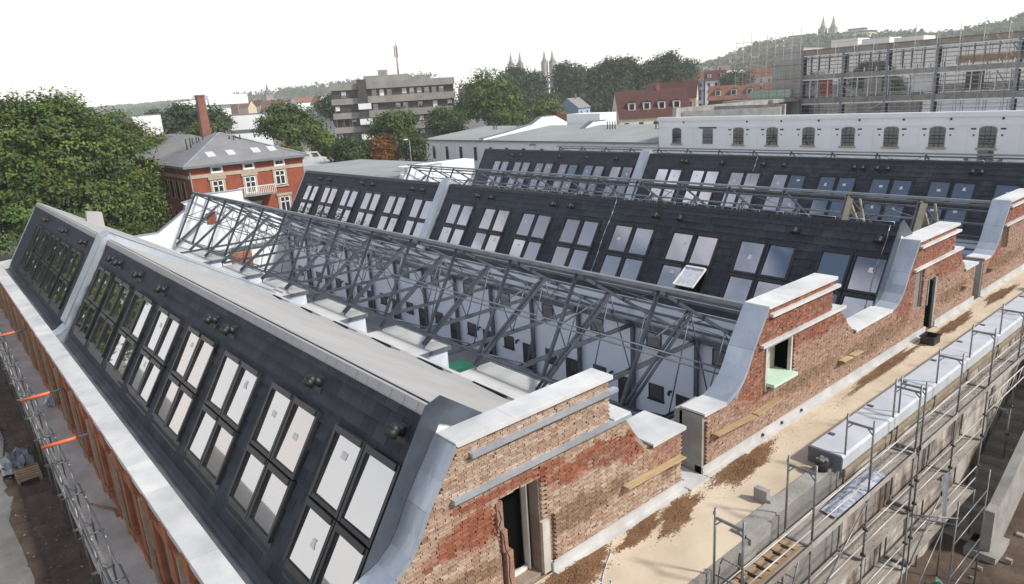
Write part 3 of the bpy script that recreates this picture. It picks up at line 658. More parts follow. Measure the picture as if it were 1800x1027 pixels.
strip(t, 17.85, 22.0, -6.60, 'zinc_white'); strip(t, 17.4, 22.5, -7.44, 'zinc_white'); strip(t, 28.7, 32.8, -6.60, 'zinc_white'); strip(t, 28.25, 33.3, -7.44, 'zinc_white')
n = part('window_niche', MB().box(-10.55, -9.97, 17.72, 17.82, -8.9, -7.48).box(-10.55, -9.97, 19.15, 19.24, -8.8, -7.48).box(-10.56, -10.5, 17.82, 19.15, -8.72, -7.5).box(-10.5, -9.98, 17.82, 19.15, -7.56, -7.48), 'plaster', t)
part('window_sill', MB().box(-10.5, -9.72, 17.80, 19.17, -8.74, -8.64), 'green_sill', n)
part('window_slot', MB().box(-10.495, -10.47, 17.9, 18.05, -8.6, -7.8), 'dark_void', n)
d = part('narrow_door', MB().box(-10.5, -10.46, 30.1, 30.4, -10.28, -8.2).box(-10.5, -10.0, 30.4, 30.52, -10.25, -8.25), 'dark_void', t)
part('door_jamb', MB().box(-10.55, -9.975, 30.72, 30.92, -10.3, -8.15).box(-10.55, -9.985, 30.0, 30.08, -9.2, -8.15), 'concrete', d)
part('blocked_opening', MB().box(-10.4, -10.12, bl3[0], bl3[1], bl3[2], bl3[3]), 'concrete_dark', t)
part('end_pier', MB().box(-10.72, -9.985, 14.60, 14.69, -12, -8.58).box(-10.9, -10.63, 14.6, 15.6, -12, -8.6), 'concrete', t)
# third wall, running out of the frame
t = thing('brick_gable_wall', 'brick gable wall at the far right edge with a blue zinc swoop', 'wall', (-10.3, 42, -12.0), 'brick gable walls along the terrace')
T4 = 39.30
top4 = [(36.5, -8.56), (37.3, -8.56)] + swoop(T4)[1:] + head(T4, 4.15) + [(T4 + 8.8, -8.56)] + swoop(T4 + 10.8)[1:] + head(T4 + 10.8, 4.1) + [(58, -8.56)]
win4 = (38.95, 39.85, -8.62, -7.5)
wall_body(t, [(36.5, -12.0)] + top4 + [(58, -12.0)], [win4])
brick_fill(t, [(36.54, -10.3)] + [(y, z - .03) for y, z in top4] + [(57.9, -10.3)], [win4], col_mid)
coping(t, [(36.44, -8.54)] + top4[1:8]); coping(t, [(T4, -6.28), (T4 + 4.2, -6.28)]); coping(t, [(T4 + 4.17, -7.40), (T4 + 4.78, -7.40)]); coping(t, [(T4 + 5.82, -8.54), (T4 + 8.8, -8.54)] + swoop(T4 + 10.8)[1:]); coping(t, [(T4 + 10.8, -6.28), (T4 + 15, -6.28)])
strip(t, 39.45, 43.6, -6.60, 'zinc_white'); strip(t, 39.0, 44.1, -7.44, 'zinc_white')
part('window_niche', MB().box(-10.5, -10.3, *win4), 'white_paint', t); part('end_pier', MB().box(-10.72, -9.985, 36.42, 36.51, -12, -8.58), 'concrete', t)
# white inner faces of the far gable walls
for k, (lab, sx) in enumerate((('white rendered gable end with a red brick hole, behind the trusses', 0), ('white rendered gable end behind the second run of trusses', PITCH))):
    pg = [(12.8, -16), (12.8, -9.45), (14.66, -9.45), (17.05, -7.9), (17.2, -7.45), (16.95, -7.25), (17.85, -7.1), (17.9, -6.75), (22.2, -6.75), (22.2, -7.6), (25.5, -9.5), (26.3, -16)]
    pg = [(y + sx, z) for y, z in pg]
    t = thing('white_gable_wall', lab, 'wall', (XE - .2, 19 + sx, -16), 'white gable ends of the courtyards')
    part('rendered_wall', MB().px(pg, XE - .45, XE - .02), 'white_wall', t)
    cp = MB()
    for p, q in zip(pg[1:], pg[2:-1]):
        if q[0] > p[0] - .1 and abs(q[1] - p[1]) < 2.2: cp.px([p, q, (q[0], q[1] + .06), (p[0], p[1] + .06)], XE - .5, XE + .05)
    part('wall_coping', cp, 'zinc', t)
    if k == 0:
        part('brick_patch', MB().box(XE - .03, XE + .03, 18.69, 19.5, -9.36, -8.38), 'red_brick', t)
        part('brick_patch', MB().box(XE - .03, XE + .03, 20.2, 22.1, -13.9, -12.3).box(XE - .03, XE + .02, 20.3, 22.1, -12.3, -11.8, 1), ['orange_brick', 'rubble'], t)

# ------------------------------------------------------------------ terrace in front of the gables
g = MB().pz([(-9.98, 5), (-9.98, 62), (-7.66, 62), (-7.66, 5)], -17.1, ZT); single('terrace', g, 'screed', kind='structure')
g = MB().box(-10.62, -9.7, 13.76, 14.58, -12, ZT + .06); single('passage_floor', g, 'strip', kind='structure')
m = MB()
for a, b in ((8.95, 13.76), (14.66, 30.0), (30.95, 35.6), (36.5, 58)): m.px([(a, ZT), (b, ZT), (b, ZT + .26), (a, ZT + .26)], -9.985, -9.93); m.box(-9.93, -9.80, a, b, ZT, ZT + .03)
for y in (8.94, 13.7, 14.6, 35.55): m.box(-10.2, -9.925, y, y + .05, ZT, ZT + .26)
single('waterproofing_strip', m, 'strip', 'pale waterproofing upstand along the foot of the brick gables', 'waterproofing')
for k, y in enumerate((18.7, 19.9, 17.6)):
    tag(single('drain_outlet', MB().tube((-9.93, y, ZT + .12), (-9.88, y, ZT + .12), .05, 10), 'black_plastic'), ['small black drain outlet in the pale upstand, middle of three', 'small black drain outlet in the pale upstand, farthest of three', 'small black drain outlet in the pale upstand, nearest of three'][k], 'drain', 'drain outlets')
def heap(name, label, cx, cy, rx, ry, h, ang, seed):
    """loose soil: flat crumbs, dense in the middle and thinning out unevenly"""
    rs = np.random.RandomState(seed); m = MB(); ph = rs.rand(8) * 6; n = int(8500 * min(1.6, rx * ry * 4 + .35)); c_, s_ = math.cos(ang), math.sin(ang)
    for k in range(n):
        a = rs.uniform(0, 6.283); f = 1 + .22 * math.sin(2 * a + ph[0]) + .16 * math.sin(3 * a + ph[1]) + .13 * math.sin(5 * a + ph[2]) + .10 * math.sin(11 * a + ph[3])
        q = (rs.rand() ** .6 * .72 + abs(rs.normal()) * .30) * f; u, v = rx * q * math.cos(a), ry * q * math.sin(a)
        x, y = cx + u * c_ - v * s_, cy + u * s_ + v * c_
        if not (-9.92 < x < -8.1): continue
        r_ = rs.uniform(.008, .024); z = ZT + .004 + h * max(0, 1 - q) * rs.rand(); b = rs.uniform(0, 6.28)
        m.add([(x + r_ * math.cos(b), y + r_ * 1.5 * math.sin(b), z), (x + r_ * math.cos(b + 2.1), y + r_ * 1.5 * math.sin(b + 2.1), z + rs.uniform(0, .012)), (x + r_ * math.cos(b + 4.2), y + r_ * 1.5 * math.sin(b + 4.2), z + rs.uniform(0, .006))], [(0, 1, 2)])
    return single(name, m, 'soil_wet', label, 'soil', 'damp brown soil patches on the terrace', 'stuff')
heap('soil_patch', 'brown soil spread by the dark doorway sill', -9.6, 9.3, .40, 1.0, .06, .1, 1)
heap('soil_patch', 'narrow brown soil patch beside the nearest brick gable', -9.55, 11.5, .17, .75, .05, .1, 2)
heap('soil_patch', 'brown soil patch near the end of the nearest brick gable', -9.36, 12.75, .28, .75, .06, .15, 3)
heap('soil_patch', 'brushed brown soil heap in front of the wall pier', -9.45, 15.9, .34, 1.15, .09, .12, 4)
heap('soil_patch', 'long thin soil stain below the white window niche', -9.58, 25.4, .16, 2.7, .025, .02, 5)
heap('soil_patch', 'soil stain past the narrow brick doorway', -9.45, 31.8, .22, 1.5, .025, .03, 6)
heap('soil_patch', 'soil stain far along the terrace', -9.4, 37.4, .2, 1.6, .02, .03, 7)
# low concrete wall at the terrace edge, stub, foam covered part
t = thing('terrace_edge_wall', 'low concrete wall on the terrace edge with stained face', 'wall', (-7.9, 30, -17.1))
part('wall_core', MB().box(-8.02, -7.62, 13.0, 62, -10.9, -10.28), 'concrete', t)
part('stub_wall', MB().box(-8.38, -8.02, 14.55, 14.72, ZT, -10.0).box(-8.02, -7.9, 14.55, 14.8, -10.28, -10.2), 'concrete', t)
part('outer_face', MB().box(-7.64, -7.56, 5, 18.0, -17.1, -10.36), 'concrete_dark', t)
part('stained_face', MB().box(-7.64, -7.55, 18.0, 62, -17.1, -10.62), 'dirty_wall', t)
part('ledge', MB().px([(17.6, -10.62), (62, -10.62), (62, -10.42), (17.6, -10.42)], -7.62, -7.42), 'ochre', t)
part('broken_edge', MB().box(-7.66, -7.5, 13.0, 13.9, -10.75, -10.33).box(-7.64, -7.48, 12.6, 13.2, -11.1, -10.5), 'concrete', t)
for k, (y, z) in enumerate(((19.5, -12), (21.3, -11.5), (24.0, -12.6), (27.5, -12.4), (26.2, -14.5), (22.8, -14.6), (30.5, -12.8), (19.8, -14.4))):
    part('wall_recess', MB().box(-7.56, -7.53, y, y + .5, z - .9, z + .25), 'dirty_wall' if k % 2 else 'concrete_dark', t)
for k, y in enumerate((20.0, 24.2, 28.6, 33.0)): part('brick_infill', MB().box(-7.56, -7.535, y, y + 1.9, -11.0, -10.63), 'mortar', t)
m = MB(); y = 17.3; k = 0
t = thing('insulation_cover', 'blue grey insulation sheeting covering the terrace edge wall', 'insulation', (-7.9, 30, -10.35))
while y < 60:
    L = 2.5; mm = MB().py([(-8.36, -10.33), (-8.36, -9.90), (-8.28, -9.84), (-7.44, -9.86 - .01 * (k % 2)), (-7.38, -9.93), (-7.38, -10.26), (-7.46, -10.33)], y, y + L - .012)
    part('foam_sheet', mm, 'foam', t)
    part('fixing_plate', MB().box(-8.25, -8.08, y + .9, y + 1.02, -9.845, -9.815), 'steel', t); y += L; k += 1
tag(part('end_face', MB().box(-8.34, -7.40, 17.27, 17.3, -10.33, -9.9), 'membrane', t), 'darker end face')
# bucket, tub, planks
t = thing('bucket', 'round grey mortar bucket filled with rubble on the concrete wall', 'bucket', (-7.78, 16.95, -10.28))
m = MB().tube((-7.78, 16.95, -10.28), (-7.78, 16.95, -9.96), .15, 16, r2=.20); part('bucket_body', m, 'vent', t)
m = MB()
for k in range(22):
    a = random.uniform(0, 6.3); d = random.uniform(0, .15); s_ = random.uniform(.02, .045); m.box(-7.78 + d * math.cos(a) - s_, -7.78 + d * math.cos(a) + s_, 16.95 + d * math.sin(a) - s_, 16.95 + d * math.sin(a) + s_, -9.97, -9.93 + random.uniform(0, .03))
tag(part('rubble', m, 'rubble', t), kind='stuff'); m = MB().tube((-7.78 - .205, 16.95, -9.97), (-7.78 - .205, 16.95, -9.955), .01, 6)
part('bucket_rim', MB().tube((-7.78, 16.95, -9.975), (-7.78, 16.95, -9.95), .212, 16), 'vent', t)
t = thing('mortar_tub', 'black rectangular mortar tub beside the narrow brick doorway', 'tub', (-9.4, 28.9, ZT))
m = MB().box(-9.62, -9.57, 28.6, 29.25, ZT, ZT + .3).box(-9.17, -9.12, 28.6, 29.25, ZT, ZT + .3).box(-9.57, -9.17, 28.6, 28.65, ZT, ZT + .3).box(-9.57, -9.17, 29.2, 29.25, ZT, ZT + .3).box(-9.6, -9.14, 28.62, 29.23, ZT, ZT + .08)
part('tub_body', m, 'black_plastic', t); m = MB().box(-9.66, -9.08, 28.55, 28.61, ZT + .285, ZT + .32).box(-9.66, -9.08, 29.24, 29.3, ZT + .285, ZT + .32).box(-9.665, -9.61, 28.56, 29.29, ZT + .285, ZT + .318).box(-9.13, -9.075, 28.56, 29.29, ZT + .285, ZT + .318); part('tub_rim', m, 'black_plastic', t)
for (y0, y1, z0, z1, lab) in ((11.35, 13.6, -9.25, -9.32, 'pale wooden plank fixed across the nearest brick gable'), (15.05, 17.0, -9.27, -9.38, 'pale plank on the brick wall near the grey pier'), (17.06, 18.4, -9.37, -9.30, 'greyer short plank following the pale one on the brick wall'),
                              (22.4, 23.1, -9.32, -9.36, 'short plank on brick below the flat coping, left of two'), (23.15, 23.85, -9.33, -9.36, 'short plank on brick below the flat coping, right of two'), (34.0, 34.7, -9.3, -9.3, 'stub of plank by the end of the long brick wall'), (37.2, 38.0, -9.15, -9.2, 'plank end on the far right brick gable')):
    single('wooden_plank', MB().px([(y0, z0), (y1, z1), (y1, z1 + .035), (y0, z0 + .035)], -9.97, -9.76), 'timber' if 'pale' in lab or 'short' in lab else 'timber_old', lab, 'plank', 'planks on the brick walls')

# ------------------------------------------------------------------ scaffold on the yard side
t = thing('scaffold', 'grey tube scaffold with plank decks standing against the terrace wall', 'scaffold', (-7.1, 22, -17.05))
XIN, XOUT = -7.42, -6.74; LV = [-10.9, -12.9, -14.9, -16.9]
FY = [11.38, 14.42, 17.48, 20.55, 20.95, 23.9, 26.95, 30.2, 33.4, 36.6, 39.8]
def frame_mesh(h):
    m = MB().tube((XIN, 0, 0), (XIN, 0, h), .028, 8).tube((XOUT, 0, 0), (XOUT, 0, h), .028, 8)
    if h > 1.5:
        m.box(XIN, XOUT, -.02, .02, h - .26, h - .2); m.beam((XIN, 0, h - .42), (XIN + .16, 0, h - .24), .03, .03); m.beam((XOUT, 0, h - .42), (XOUT - .16, 0, h - .24), .03, .03)
        m.tube((XIN, 0, h - .12), (XIN - .03, 0, h - .12), .05, 6)
    m.box(XIN, XOUT, -.03, .03, -.06, .0); return m
fm = frame_mesh(2.18).mesh('scaffold_frame', 'scaffold', (0, 0, 0)); 
for k, y in enumerate(FY):
    for i, z in enumerate(LV):
        if z < -16: continue
        inst('scaffold_frame', fm, t, (0, y, z + .04 + random.uniform(-.02, .03) * (i == 0)))
    if y > 24 or y < 18:
        pass
    part('scaffold_leg', MB().tube((XIN, y, -16.95), (XIN, y, -14.86), .028, 8).tube((XOUT, y, -16.95), (XOUT, y, -14.86), .028, 8).box(XIN - .07, XIN + .07, y - .07, y + .07, -17, -16.95).box(XOUT - .07, XOUT + .07, y - .07, y + .07, -17, -16.95), 'scaffold', t)
bays = [(a, b) for a, b in zip(FY, FY[1:]) if b - a > 1]
for bi, (a, b) in enumerate(bays):
    for i, z in enumerate(LV[:3]):
        if a > 26 and i > 0: continue
        if bi == 1 and i == 0: nb = 2
        for j in range(2):
            x0 = XIN + .02 + j * .33; 
            if bi == 0 and i == 0 and j == 0: pass
            part('deck_board', MB().box(x0, x0 + .315, a + .03, b - .03, z - .05, z + .004 * j), 'deck', t)
        if i == 0: part('toe_board', MB().box(XOUT + .02, XOUT + .045, a, b, z, z + .15), 'rail_pale' if (bi + i) % 2 else 'deck', t)
        part('deck_transom', MB().box(XIN, XOUT, a - .03, a + .03, z - .09, z - .055), 'scaffold', t)
        for hgt in (.50, .98):
            part('guard_rail', MB().tube((XOUT - .02, a, z + hgt), (XOUT - .02, b, z + hgt), .021, 6), 'rail_pale', t)
            if i == 0 and hgt > .9 and bi < 5: part('guard_rail', MB().tube((XIN + .02, a, z + .1), (XIN + .02, b, z + .1), .019, 6), 'rail_pale', t)
for a, b, z in ((14.42, 17.48, -12.9), (20.95, 23.9, -14.9), (20.95, 23.9, -16.9), (26.95, 30.2, -12.9)):
    part('diagonal_brace', MB().tube((XOUT + .04, a, z), (XOUT + .04, b, z + 2), .022, 6), 'scaffold', t)
for y in (11.45,):
    pl = MB(); pr = None
    for k in range(13):
        a = math.pi * k / 12; q = (-7.1 - .33 * math.cos(a) , y + .12, -10.75 + .75 * min(1, 1.6 * math.sin(a)))
        if pr: pl.tube(pr, q, .018, 6)
        pr = q
    part('end_guard', pl.tube((XIN, y, -10.4), (XOUT, y, -10.4), .02, 6), 'scaffold', t)
ld = MB()
for d in (-.19, .19): ld.tube((XOUT - .1, 13.6 + d * .0 - .25, -12.85) if d < 0 else (XOUT - .45, 13.35, -12.85), (XOUT - .1, 14.1, -10.9) if d < 0 else (XOUT - .45, 14.1, -10.9), .02, 6)
for k in range(8): f_ = (k + .5) / 8; ld.tube((XOUT - .1, 13.35 + .75 * f_, -12.85 + 1.95 * f_), (XOUT - .45, 13.35 + .75 * f_, -12.85 + 1.95 * f_), .015, 5)
part('ladder', ld, 'scaffold', t)
cp = MB()
for y in FY[2:8]:
    for z in (-11.9, -12.7, -13.9): cp.tube((XOUT - .06, y, z), (XOUT + .07, y + .02, z), .05, 6)
part('coupler', cp, 'frame', t)
lg = MB()       # lattice girder bridging over the stairs
for z in (-11.15, -11.65): lg.tube((-6.62, 26.6, z), (-6.62, 36, z), .024, 6)
k = 0; y = 26.7
while y < 36: lg.tube((-6.62, y, -11.15 if k % 2 else -11.65), (-6.62, y + .42, -11.65 if k % 2 else -11.15), .014, 5); y += .42; k += 1
part('lattice_girder', lg, 'rail_pale', t)
m = MB().tube((XOUT, 20.75, -13.0), (-5.7, 21.6, -13.05), .024, 6).tube((XIN, 20.75, -13.2), (-5.75, 21.6, -13.3), .024, 6).tube((-5.75, 21.6, -17), (-5.75, 21.6, -12.5), .028, 8).tube((-5.75, 24.4, -17), (-5.75, 24.4, -12.6), .026, 8)
for z in (-13.4, -14.0, -15.2, -15.8): m.tube((-5.75, 21.6, z), (-5.75, 24.4, z + .05), .021, 6)
part('stair_tower_rail', m, 'scaffold', t)
tag(single('plastic_sheet', MB().add([(-7.3, 16.0, -10.85), (-6.85, 15.9, -10.83), (-6.8, 18.7, -10.8), (-7.3, 18.9, -10.82), (-7.1, 17.0, -10.68), (-7.0, 18.0, -10.7), (-6.74, 17.2, -10.72), (-7.28, 17.6, -10.74)],
    [(0, 1, 4), (1, 6, 4), (6, 2, 5), (6, 5, 4), (2, 3, 5), (3, 7, 5), (7, 4, 5), (7, 0, 4)]), 'blue_film'), 'crumpled blue and white plastic sheet on the scaffold deck', 'plastic sheet')
for k in range(3):
    pass
t = thing('timber_pallet', 'weathered wooden pallet lying on the nearest scaffold deck', 'pallet', (-7.1, 13.0, -10.9))
for j in range(7): part('slat', MB().box(-7.32, -6.9, 11.75 + j * .36, 11.98 + j * .36, -10.79, -10.755), 'timber_old', t)
part('bearer', MB().box(-7.32, -7.24, 11.7, 14.2, -10.88, -10.79).box(-6.98, -6.9, 11.7, 14.2, -10.88, -10.79), 'timber_old', t)

m = MB()
def grit(x, y, z, r_):
    b = random.uniform(0, 6.28); m.add([(x + r_ * math.cos(b), y + r_ * math.sin(b), z), (x + r_ * math.cos(b + 2), y + r_ * math.sin(b + 2), z), (x + r_ * math.cos(b + 4), y + r_ * math.sin(b + 4), z), (x, y, z + r_ * .8)], [(0, 1, 3), (1, 2, 3), (2, 0, 3)])
for k in range(2600):
    y = random.uniform(17.6, 40); z = random.choice(LV[:2]) if y < 26 else LV[0]
    grit(random.uniform(XIN + .05, XOUT - .03), y, z + .006, random.uniform(.006, .03) * (1 if random.random() < .95 else 1.8))
for k in range(900):
    y = random.triangular(9, 42, 14); x = -9.75 + abs(random.gauss(0, .35)); 
    if x < -8.5: grit(x, y, ZT + .002, random.uniform(.005, .018))
single('rubble', m, 'rubble', 'mortar crumbs and gravel on the scaffold decks and terrace edge', 'rubble', None, 'stuff')
hs = MB(); pr = None
for k in range(30):
    a = k / 29; q = (-9.0 + .55 * math.sin(a * 4.2) * a, 9.0 + 1.1 * a + .35 * math.sin(a * 7), ZT + .02)
    if pr: hs.tube(pr, q, .013, 5)
    pr = q
single('hose', hs, 'sheet_white', 'thin pale hose lying on the terrace near the dark doorway', 'hose')

# concrete stair and yard litter
t = thing('concrete_stair', 'concrete outdoor stair with a sloping side wall behind the scaffold', 'stairs', (-6.6, 31, -17.05))
n = 22; rise = .295; run = .56
for k in range(n):
    y = 26.6 + k * run; z = -16.75 + k * rise; part('step', MB().box(-7.45, -6.18, y, y + run + .04, z - .32, z + .0), 'concrete', t)
part('side_wall', MB().px([(26.25, -17.1), (26.25, -15.15), (26.75, -15.1), (39.5, -8.7), (39.5, -11), (27.5, -17.1)], -6.18, -5.86), 'concrete', t)
part('footing', MB().box(-6.6, -5.6, 26.0, 27.6, -17.1, -16.75), 'concrete', t)
part('landing_wall', MB().box(-7.5, -5.86, 39.5, 40, -17, -8.7), 'concrete_dark', t)
def sheetmesh(x0, x1, y0, y1, z, amp, seed, n=8):
    rs = np.random.RandomState(seed); m = MB(); vs = [(x0 + (x1 - x0) * i / n + rs.uniform(-.08, .08), y0 + (y1 - y0) * j / n + rs.uniform(-.08, .08), z + amp * rs.rand() ** 2) for i in range(n + 1) for j in range(n + 1)]
    return m.add(vs, [(i * (n + 1) + j, (i + 1) * (n + 1) + j, (i + 1) * (n + 1) + j + 1, i * (n + 1) + j + 1) for i in range(n) for j in range(n)])
single('tarpaulin', sheetmesh(-6.6, -4.9, 21.3, 23.6, -16.95, .55, 11), 'green_plastic', 'crumpled green netting on the dirt below the scaffold', 'netting')
single('cover_sheet', sheetmesh(-6.1, -5.2, 20.4, 22.2, -16.4, .3, 12), 'sheet_white', 'pale sheet thrown over material below the scaffold', 'sheet')
single('hanging_sheet', MB().add([(-6.74, 23.2, -12.75), (-6.70, 23.75, -12.75), (-6.55, 23.5, -14.6), (-6.62, 23.3, -14.4), (-6.6, 23.15, -13.7)], [(0, 1, 2, 3, 4)]), 'sheet_grey', 'white plastic sheet hanging from the scaffold by the stairs', 'sheet')
m = MB()
for k in range(160):
    x = random.uniform(-6.6, 1.5); y = random.uniform(17, 36); s_ = random.uniform(.03, .12); a = random.uniform(.4, 1)
    if -7.5 < x < -5.5 and y > 26: continue
    m.box(x - s_, x + s_, y - s_ * a, y + s_ * a, -17.05, -16.93 + s_ * .6)
single('rubble', m, 'rubble', 'broken stones and litter scattered on the dirt yard', 'rubble', None, 'stuff')

# ------------------------------------------------------------------ left side: scaffold rails, props, pallet, litter
t = thing('low_scaffold', 'low tube scaffold running along the concrete path on the left', 'scaffold', (-38, 1.5, Z0))
for k in range(21):
    x = -14.8 - 2.8 * k
    part('scaffold_post', MB().tube((x, 1.52, Z0), (x, 1.52, -10.92), .028, 6).tube((x, 1.85, -12.98), (x, 1.85, -11.0), .028, 6).box(x - .02, x + .02, 1.32, 1.9, -12.0, -11.94), 'scaffold', t)
    part('cross_tube', MB().tube((x - .66, 1.27, -11.17), (x - .6, 1.93, -11.11), .022, 6), 'steel', t)
for y, z in ((1.50, -10.98), (1.56, -11.5), (1.83, -11.05), (1.56, -12.1)):
    x = -13.2
    while x > -68: part('rail', MB().tube((x, y, z), (x - 5.58, y + .02, z - .02), .026, 6), 'steel', t); x -= 5.6
x = -13.2
while x > -68: part('toe_board', MB().box(x, x - 2.75, 1.63, 1.76, -12.05, -12.0), 'deck', t); x -= 2.8
for k, (x, lab) in enumerate(((-45.1, 'farthest orange steel prop bracing the brick front'), (-33.2, 'middle orange steel prop bracing the brick front'), (-27.4, 'nearest orange steel prop bracing the brick front'), (-57, 'orange prop at the left edge by the front'))):
    t = thing('steel_prop', lab, 'prop', (x, 2.2, -10.8), 'orange props along the front')
    part('prop_tube', MB().tube((x - .5, 1.34, -10.91), (x - .1, 2.37, -10.76), .068, 10), 'orange_paint', t); part('prop_inner_tube', MB().tube((x - .1, 2.37, -10.76), (x + .1, 2.95, -10.67), .05, 10), 'scaffold', t)
t = thing('timber_pallet', 'wooden pallet with grey tarpaulin on the dirt at far left', 'pallet', (-34.3, .88, Z0))
for j in range(6): part('slat', MB().box(-35.0 + j * .27, -34.83 + j * .27, .5, 1.38, Z0 + .22, Z0 + .26), 'timber_old', t)
part('bearer', MB().box(-35.05, -33.45, .5, .6, Z0, Z0 + .22).box(-35.05, -33.45, 1.27, 1.38, Z0, Z0 + .22), 'timber_old', t)
single('tarpaulin', sheetmesh(-36.8, -34.9, .05, 1.25, Z0 + .1, .5, 21), 'sheet_grey', 'crumpled grey tarpaulin beside the pallet on dirt', 'tarpaulin')
m = MB()
for k in range(520):
    x = random.uniform(-62, -20); y = random.uniform(.1, 1.45); s_ = random.uniform(.008, .035) * (1.6 if random.random() < .08 else 1); L = random.choice((1, 1, 1, 2.5)); a = random.uniform(0, 3); ca, sa = math.cos(a), math.sin(a)
    z = Z0 + random.uniform(-.05, .05)
    m.add([(x + ca * s_ * L, y + sa * s_ * L, z), (x - sa * s_, y + ca * s_, z), (x - ca * s_ * L, y - sa * s_ * L, z), (x + sa * s_, y - ca * s_, z), (x, y, z + s_ * 1.3)], [(0, 1, 4), (1, 2, 4), (2, 3, 4), (3, 0, 4)])
single('rubble', m, 'rubble', 'pale stones and scraps strewn over the left dirt strip', 'rubble', None, 'stuff')
single('plastic_bag', sheetmesh(-39, -37.9, 2.42, 2.9, -12.96, .4, 31), 'sheet_white', 'white plastic bag on the concrete path', 'bag')
single('steel_bar', MB().tube((-26.6, 2.2, -12.95), (-25.2, 2.86, -12.87), .033, 6).box(-25.3, -24.97, 2.7, 2.9, -12.98, -12.83), 'timber_old', 'rusty bar lying on the concrete path', 'bar')
single('waste_bin', MB().pz([(-31.6, 20.3), (-30.5, 20.3), (-30.5, 22.0), (-31.6, 22.0)], -14.95, -14.7).pz([(-31.5, 20.4), (-30.6, 20.4), (-30.6, 21.9), (-31.5, 21.9)], -16, -14.95).tube((-31.5, 20.5, -15.95), (-30.6, 20.5, -15.95), .12, 8), 'green_plastic', 'green lidded waste container in the nearer courtyard', 'bin')

# ------------------------------------------------------------------ trees
def leaf_mesh(lobes, n, size, tones, seed, hollow=.45, droop=.0):
    """leaf clumps: small tilted faces gathered in sprays over and inside the crown lobes (cx,cy,cz,rx,ry,rz)"""
    rs = np.random.RandomState(seed); vol = np.array([(l[3] * l[4] * l[5]) ** .67 for l in lobes]); pick = rs.choice(len(lobes), max(8, n // 26), p=vol / vol.sum())
    L = np.array(lobes)[pick]; k = len(pick)
    d = rs.normal(size=(k, 3)); d /= np.linalg.norm(d, axis=1)[:, None]; d[:, 2] = np.where(d[:, 2] < -.55, -d[:, 2] * .6, d[:, 2])
    rr = hollow + (1 - hollow) * rs.rand(k) ** .45; rr *= 1 + .10 * rs.normal(size=k)
    cc = L[:, :3] + d * L[:, 3:6] * rr[:, None]
    tone = rs.choice(len(tones), k); tv = rs.uniform(.62, 1.42, k)
    m = 26; c = np.repeat(cc, m, 0); dd = np.repeat(d, m, 0); N_ = len(c); spread = size * 2.3
    off = rs.normal(size=(N_, 3)) * spread * np.array([1, 1, .62]); c = c + off; c[:, 2] -= droop * np.abs(off[:, 0])
    nr = dd * 1.2 + rs.normal(size=(N_, 3)) * .5 + np.array([0, 0, .35]); nr /= np.linalg.norm(nr, axis=1)[:, None]
    a = np.cross(nr, rs.normal(size=(N_, 3))); a /= np.linalg.norm(a, axis=1)[:, None]; b = np.cross(nr, a)
    sz = size * rs.uniform(.55, 1.25, N_)[:, None]
    v = np.stack([c - a * sz, c - b * sz * .55, c + a * sz, c + b * sz * .55], 1).reshape(-1, 3)
    col = 1.4 * np.array(tones)[np.repeat(tone, m)] * np.repeat(tv, m)[:, None] * rs.uniform(.8, 1.2, N_)[:, None]
    return v, np.repeat(np.clip(col, .004, .6), 4, 0)
GREEN = [(.070, .112, .022), (.085, .125, .026), (.054, .095, .020), (.105, .132, .034), (.062, .088, .024)]
DEEP = [(.042, .070, .025), (.052, .080, .028), (.035, .060, .023), (.06, .085, .032)]
HAZY = [(.055, .085, .045), (.068, .095, .05), (.046, .074, .04)]
BROWN = [(.16, .075, .026), (.20, .095, .03), (.12, .065, .026), (.10, .075, .03)]
LIME = [(.10, .135, .035), (.085, .12, .035), (.12, .14, .05)]
def tree(name, label, x, y, z0, lobes, n, size, tones, seed, cat='tree', group=None, trunk=.35, droop=0.0):
    t = thing(name, label, cat, (x, y, z0), group)
    v, col = leaf_mesh([(x + l[0], y + l[1], l[2], l[3], l[4], l[5]) for l in lobes], n, size, tones, seed, droop=droop)
    og = np.array([x, y, z0]); me = bpy.data.meshes.new('crown'); k = len(v) // 4
    me.vertices.add(len(v)); me.vertices.foreach_set('co', (v - og).astype(np.float32).ravel())
    me.loops.add(len(v)); me.loops.foreach_set('vertex_index', np.arange(len(v), dtype=np.int32))
    me.polygons.add(k); me.polygons.foreach_set('loop_start', np.arange(k, dtype=np.int32) * 4)
    at = me.attributes.new('bc', 'FLOAT_COLOR', 'POINT'); at.data.foreach_set('color', np.concatenate([col, np.ones((len(col), 1))], 1).astype(np.float32).ravel())
    me.materials.append(MATS['leaf']); me.update(calc_edges=True); me.validate()
    o = bpy.data.objects.new('crown', me); link(o, t)
    zt = max(l[2] for l in lobes); mb = MB(); zf = z0 + (zt - z0) * .55
    mb.tube((x, y, z0), (x + .1, y, zf), trunk, 8, r2=trunk * .6)
    rs = random.Random(seed)
    for l in lobes: mb.tube((x + .1, y, zf - rs.uniform(0, 1.5)), (x + l[0] * .8, y + l[1] * .8, l[2] + l[5] * .2), trunk * .4, 6, r2=trunk * .12)
    part('trunk', mb, 'bark', t); return t
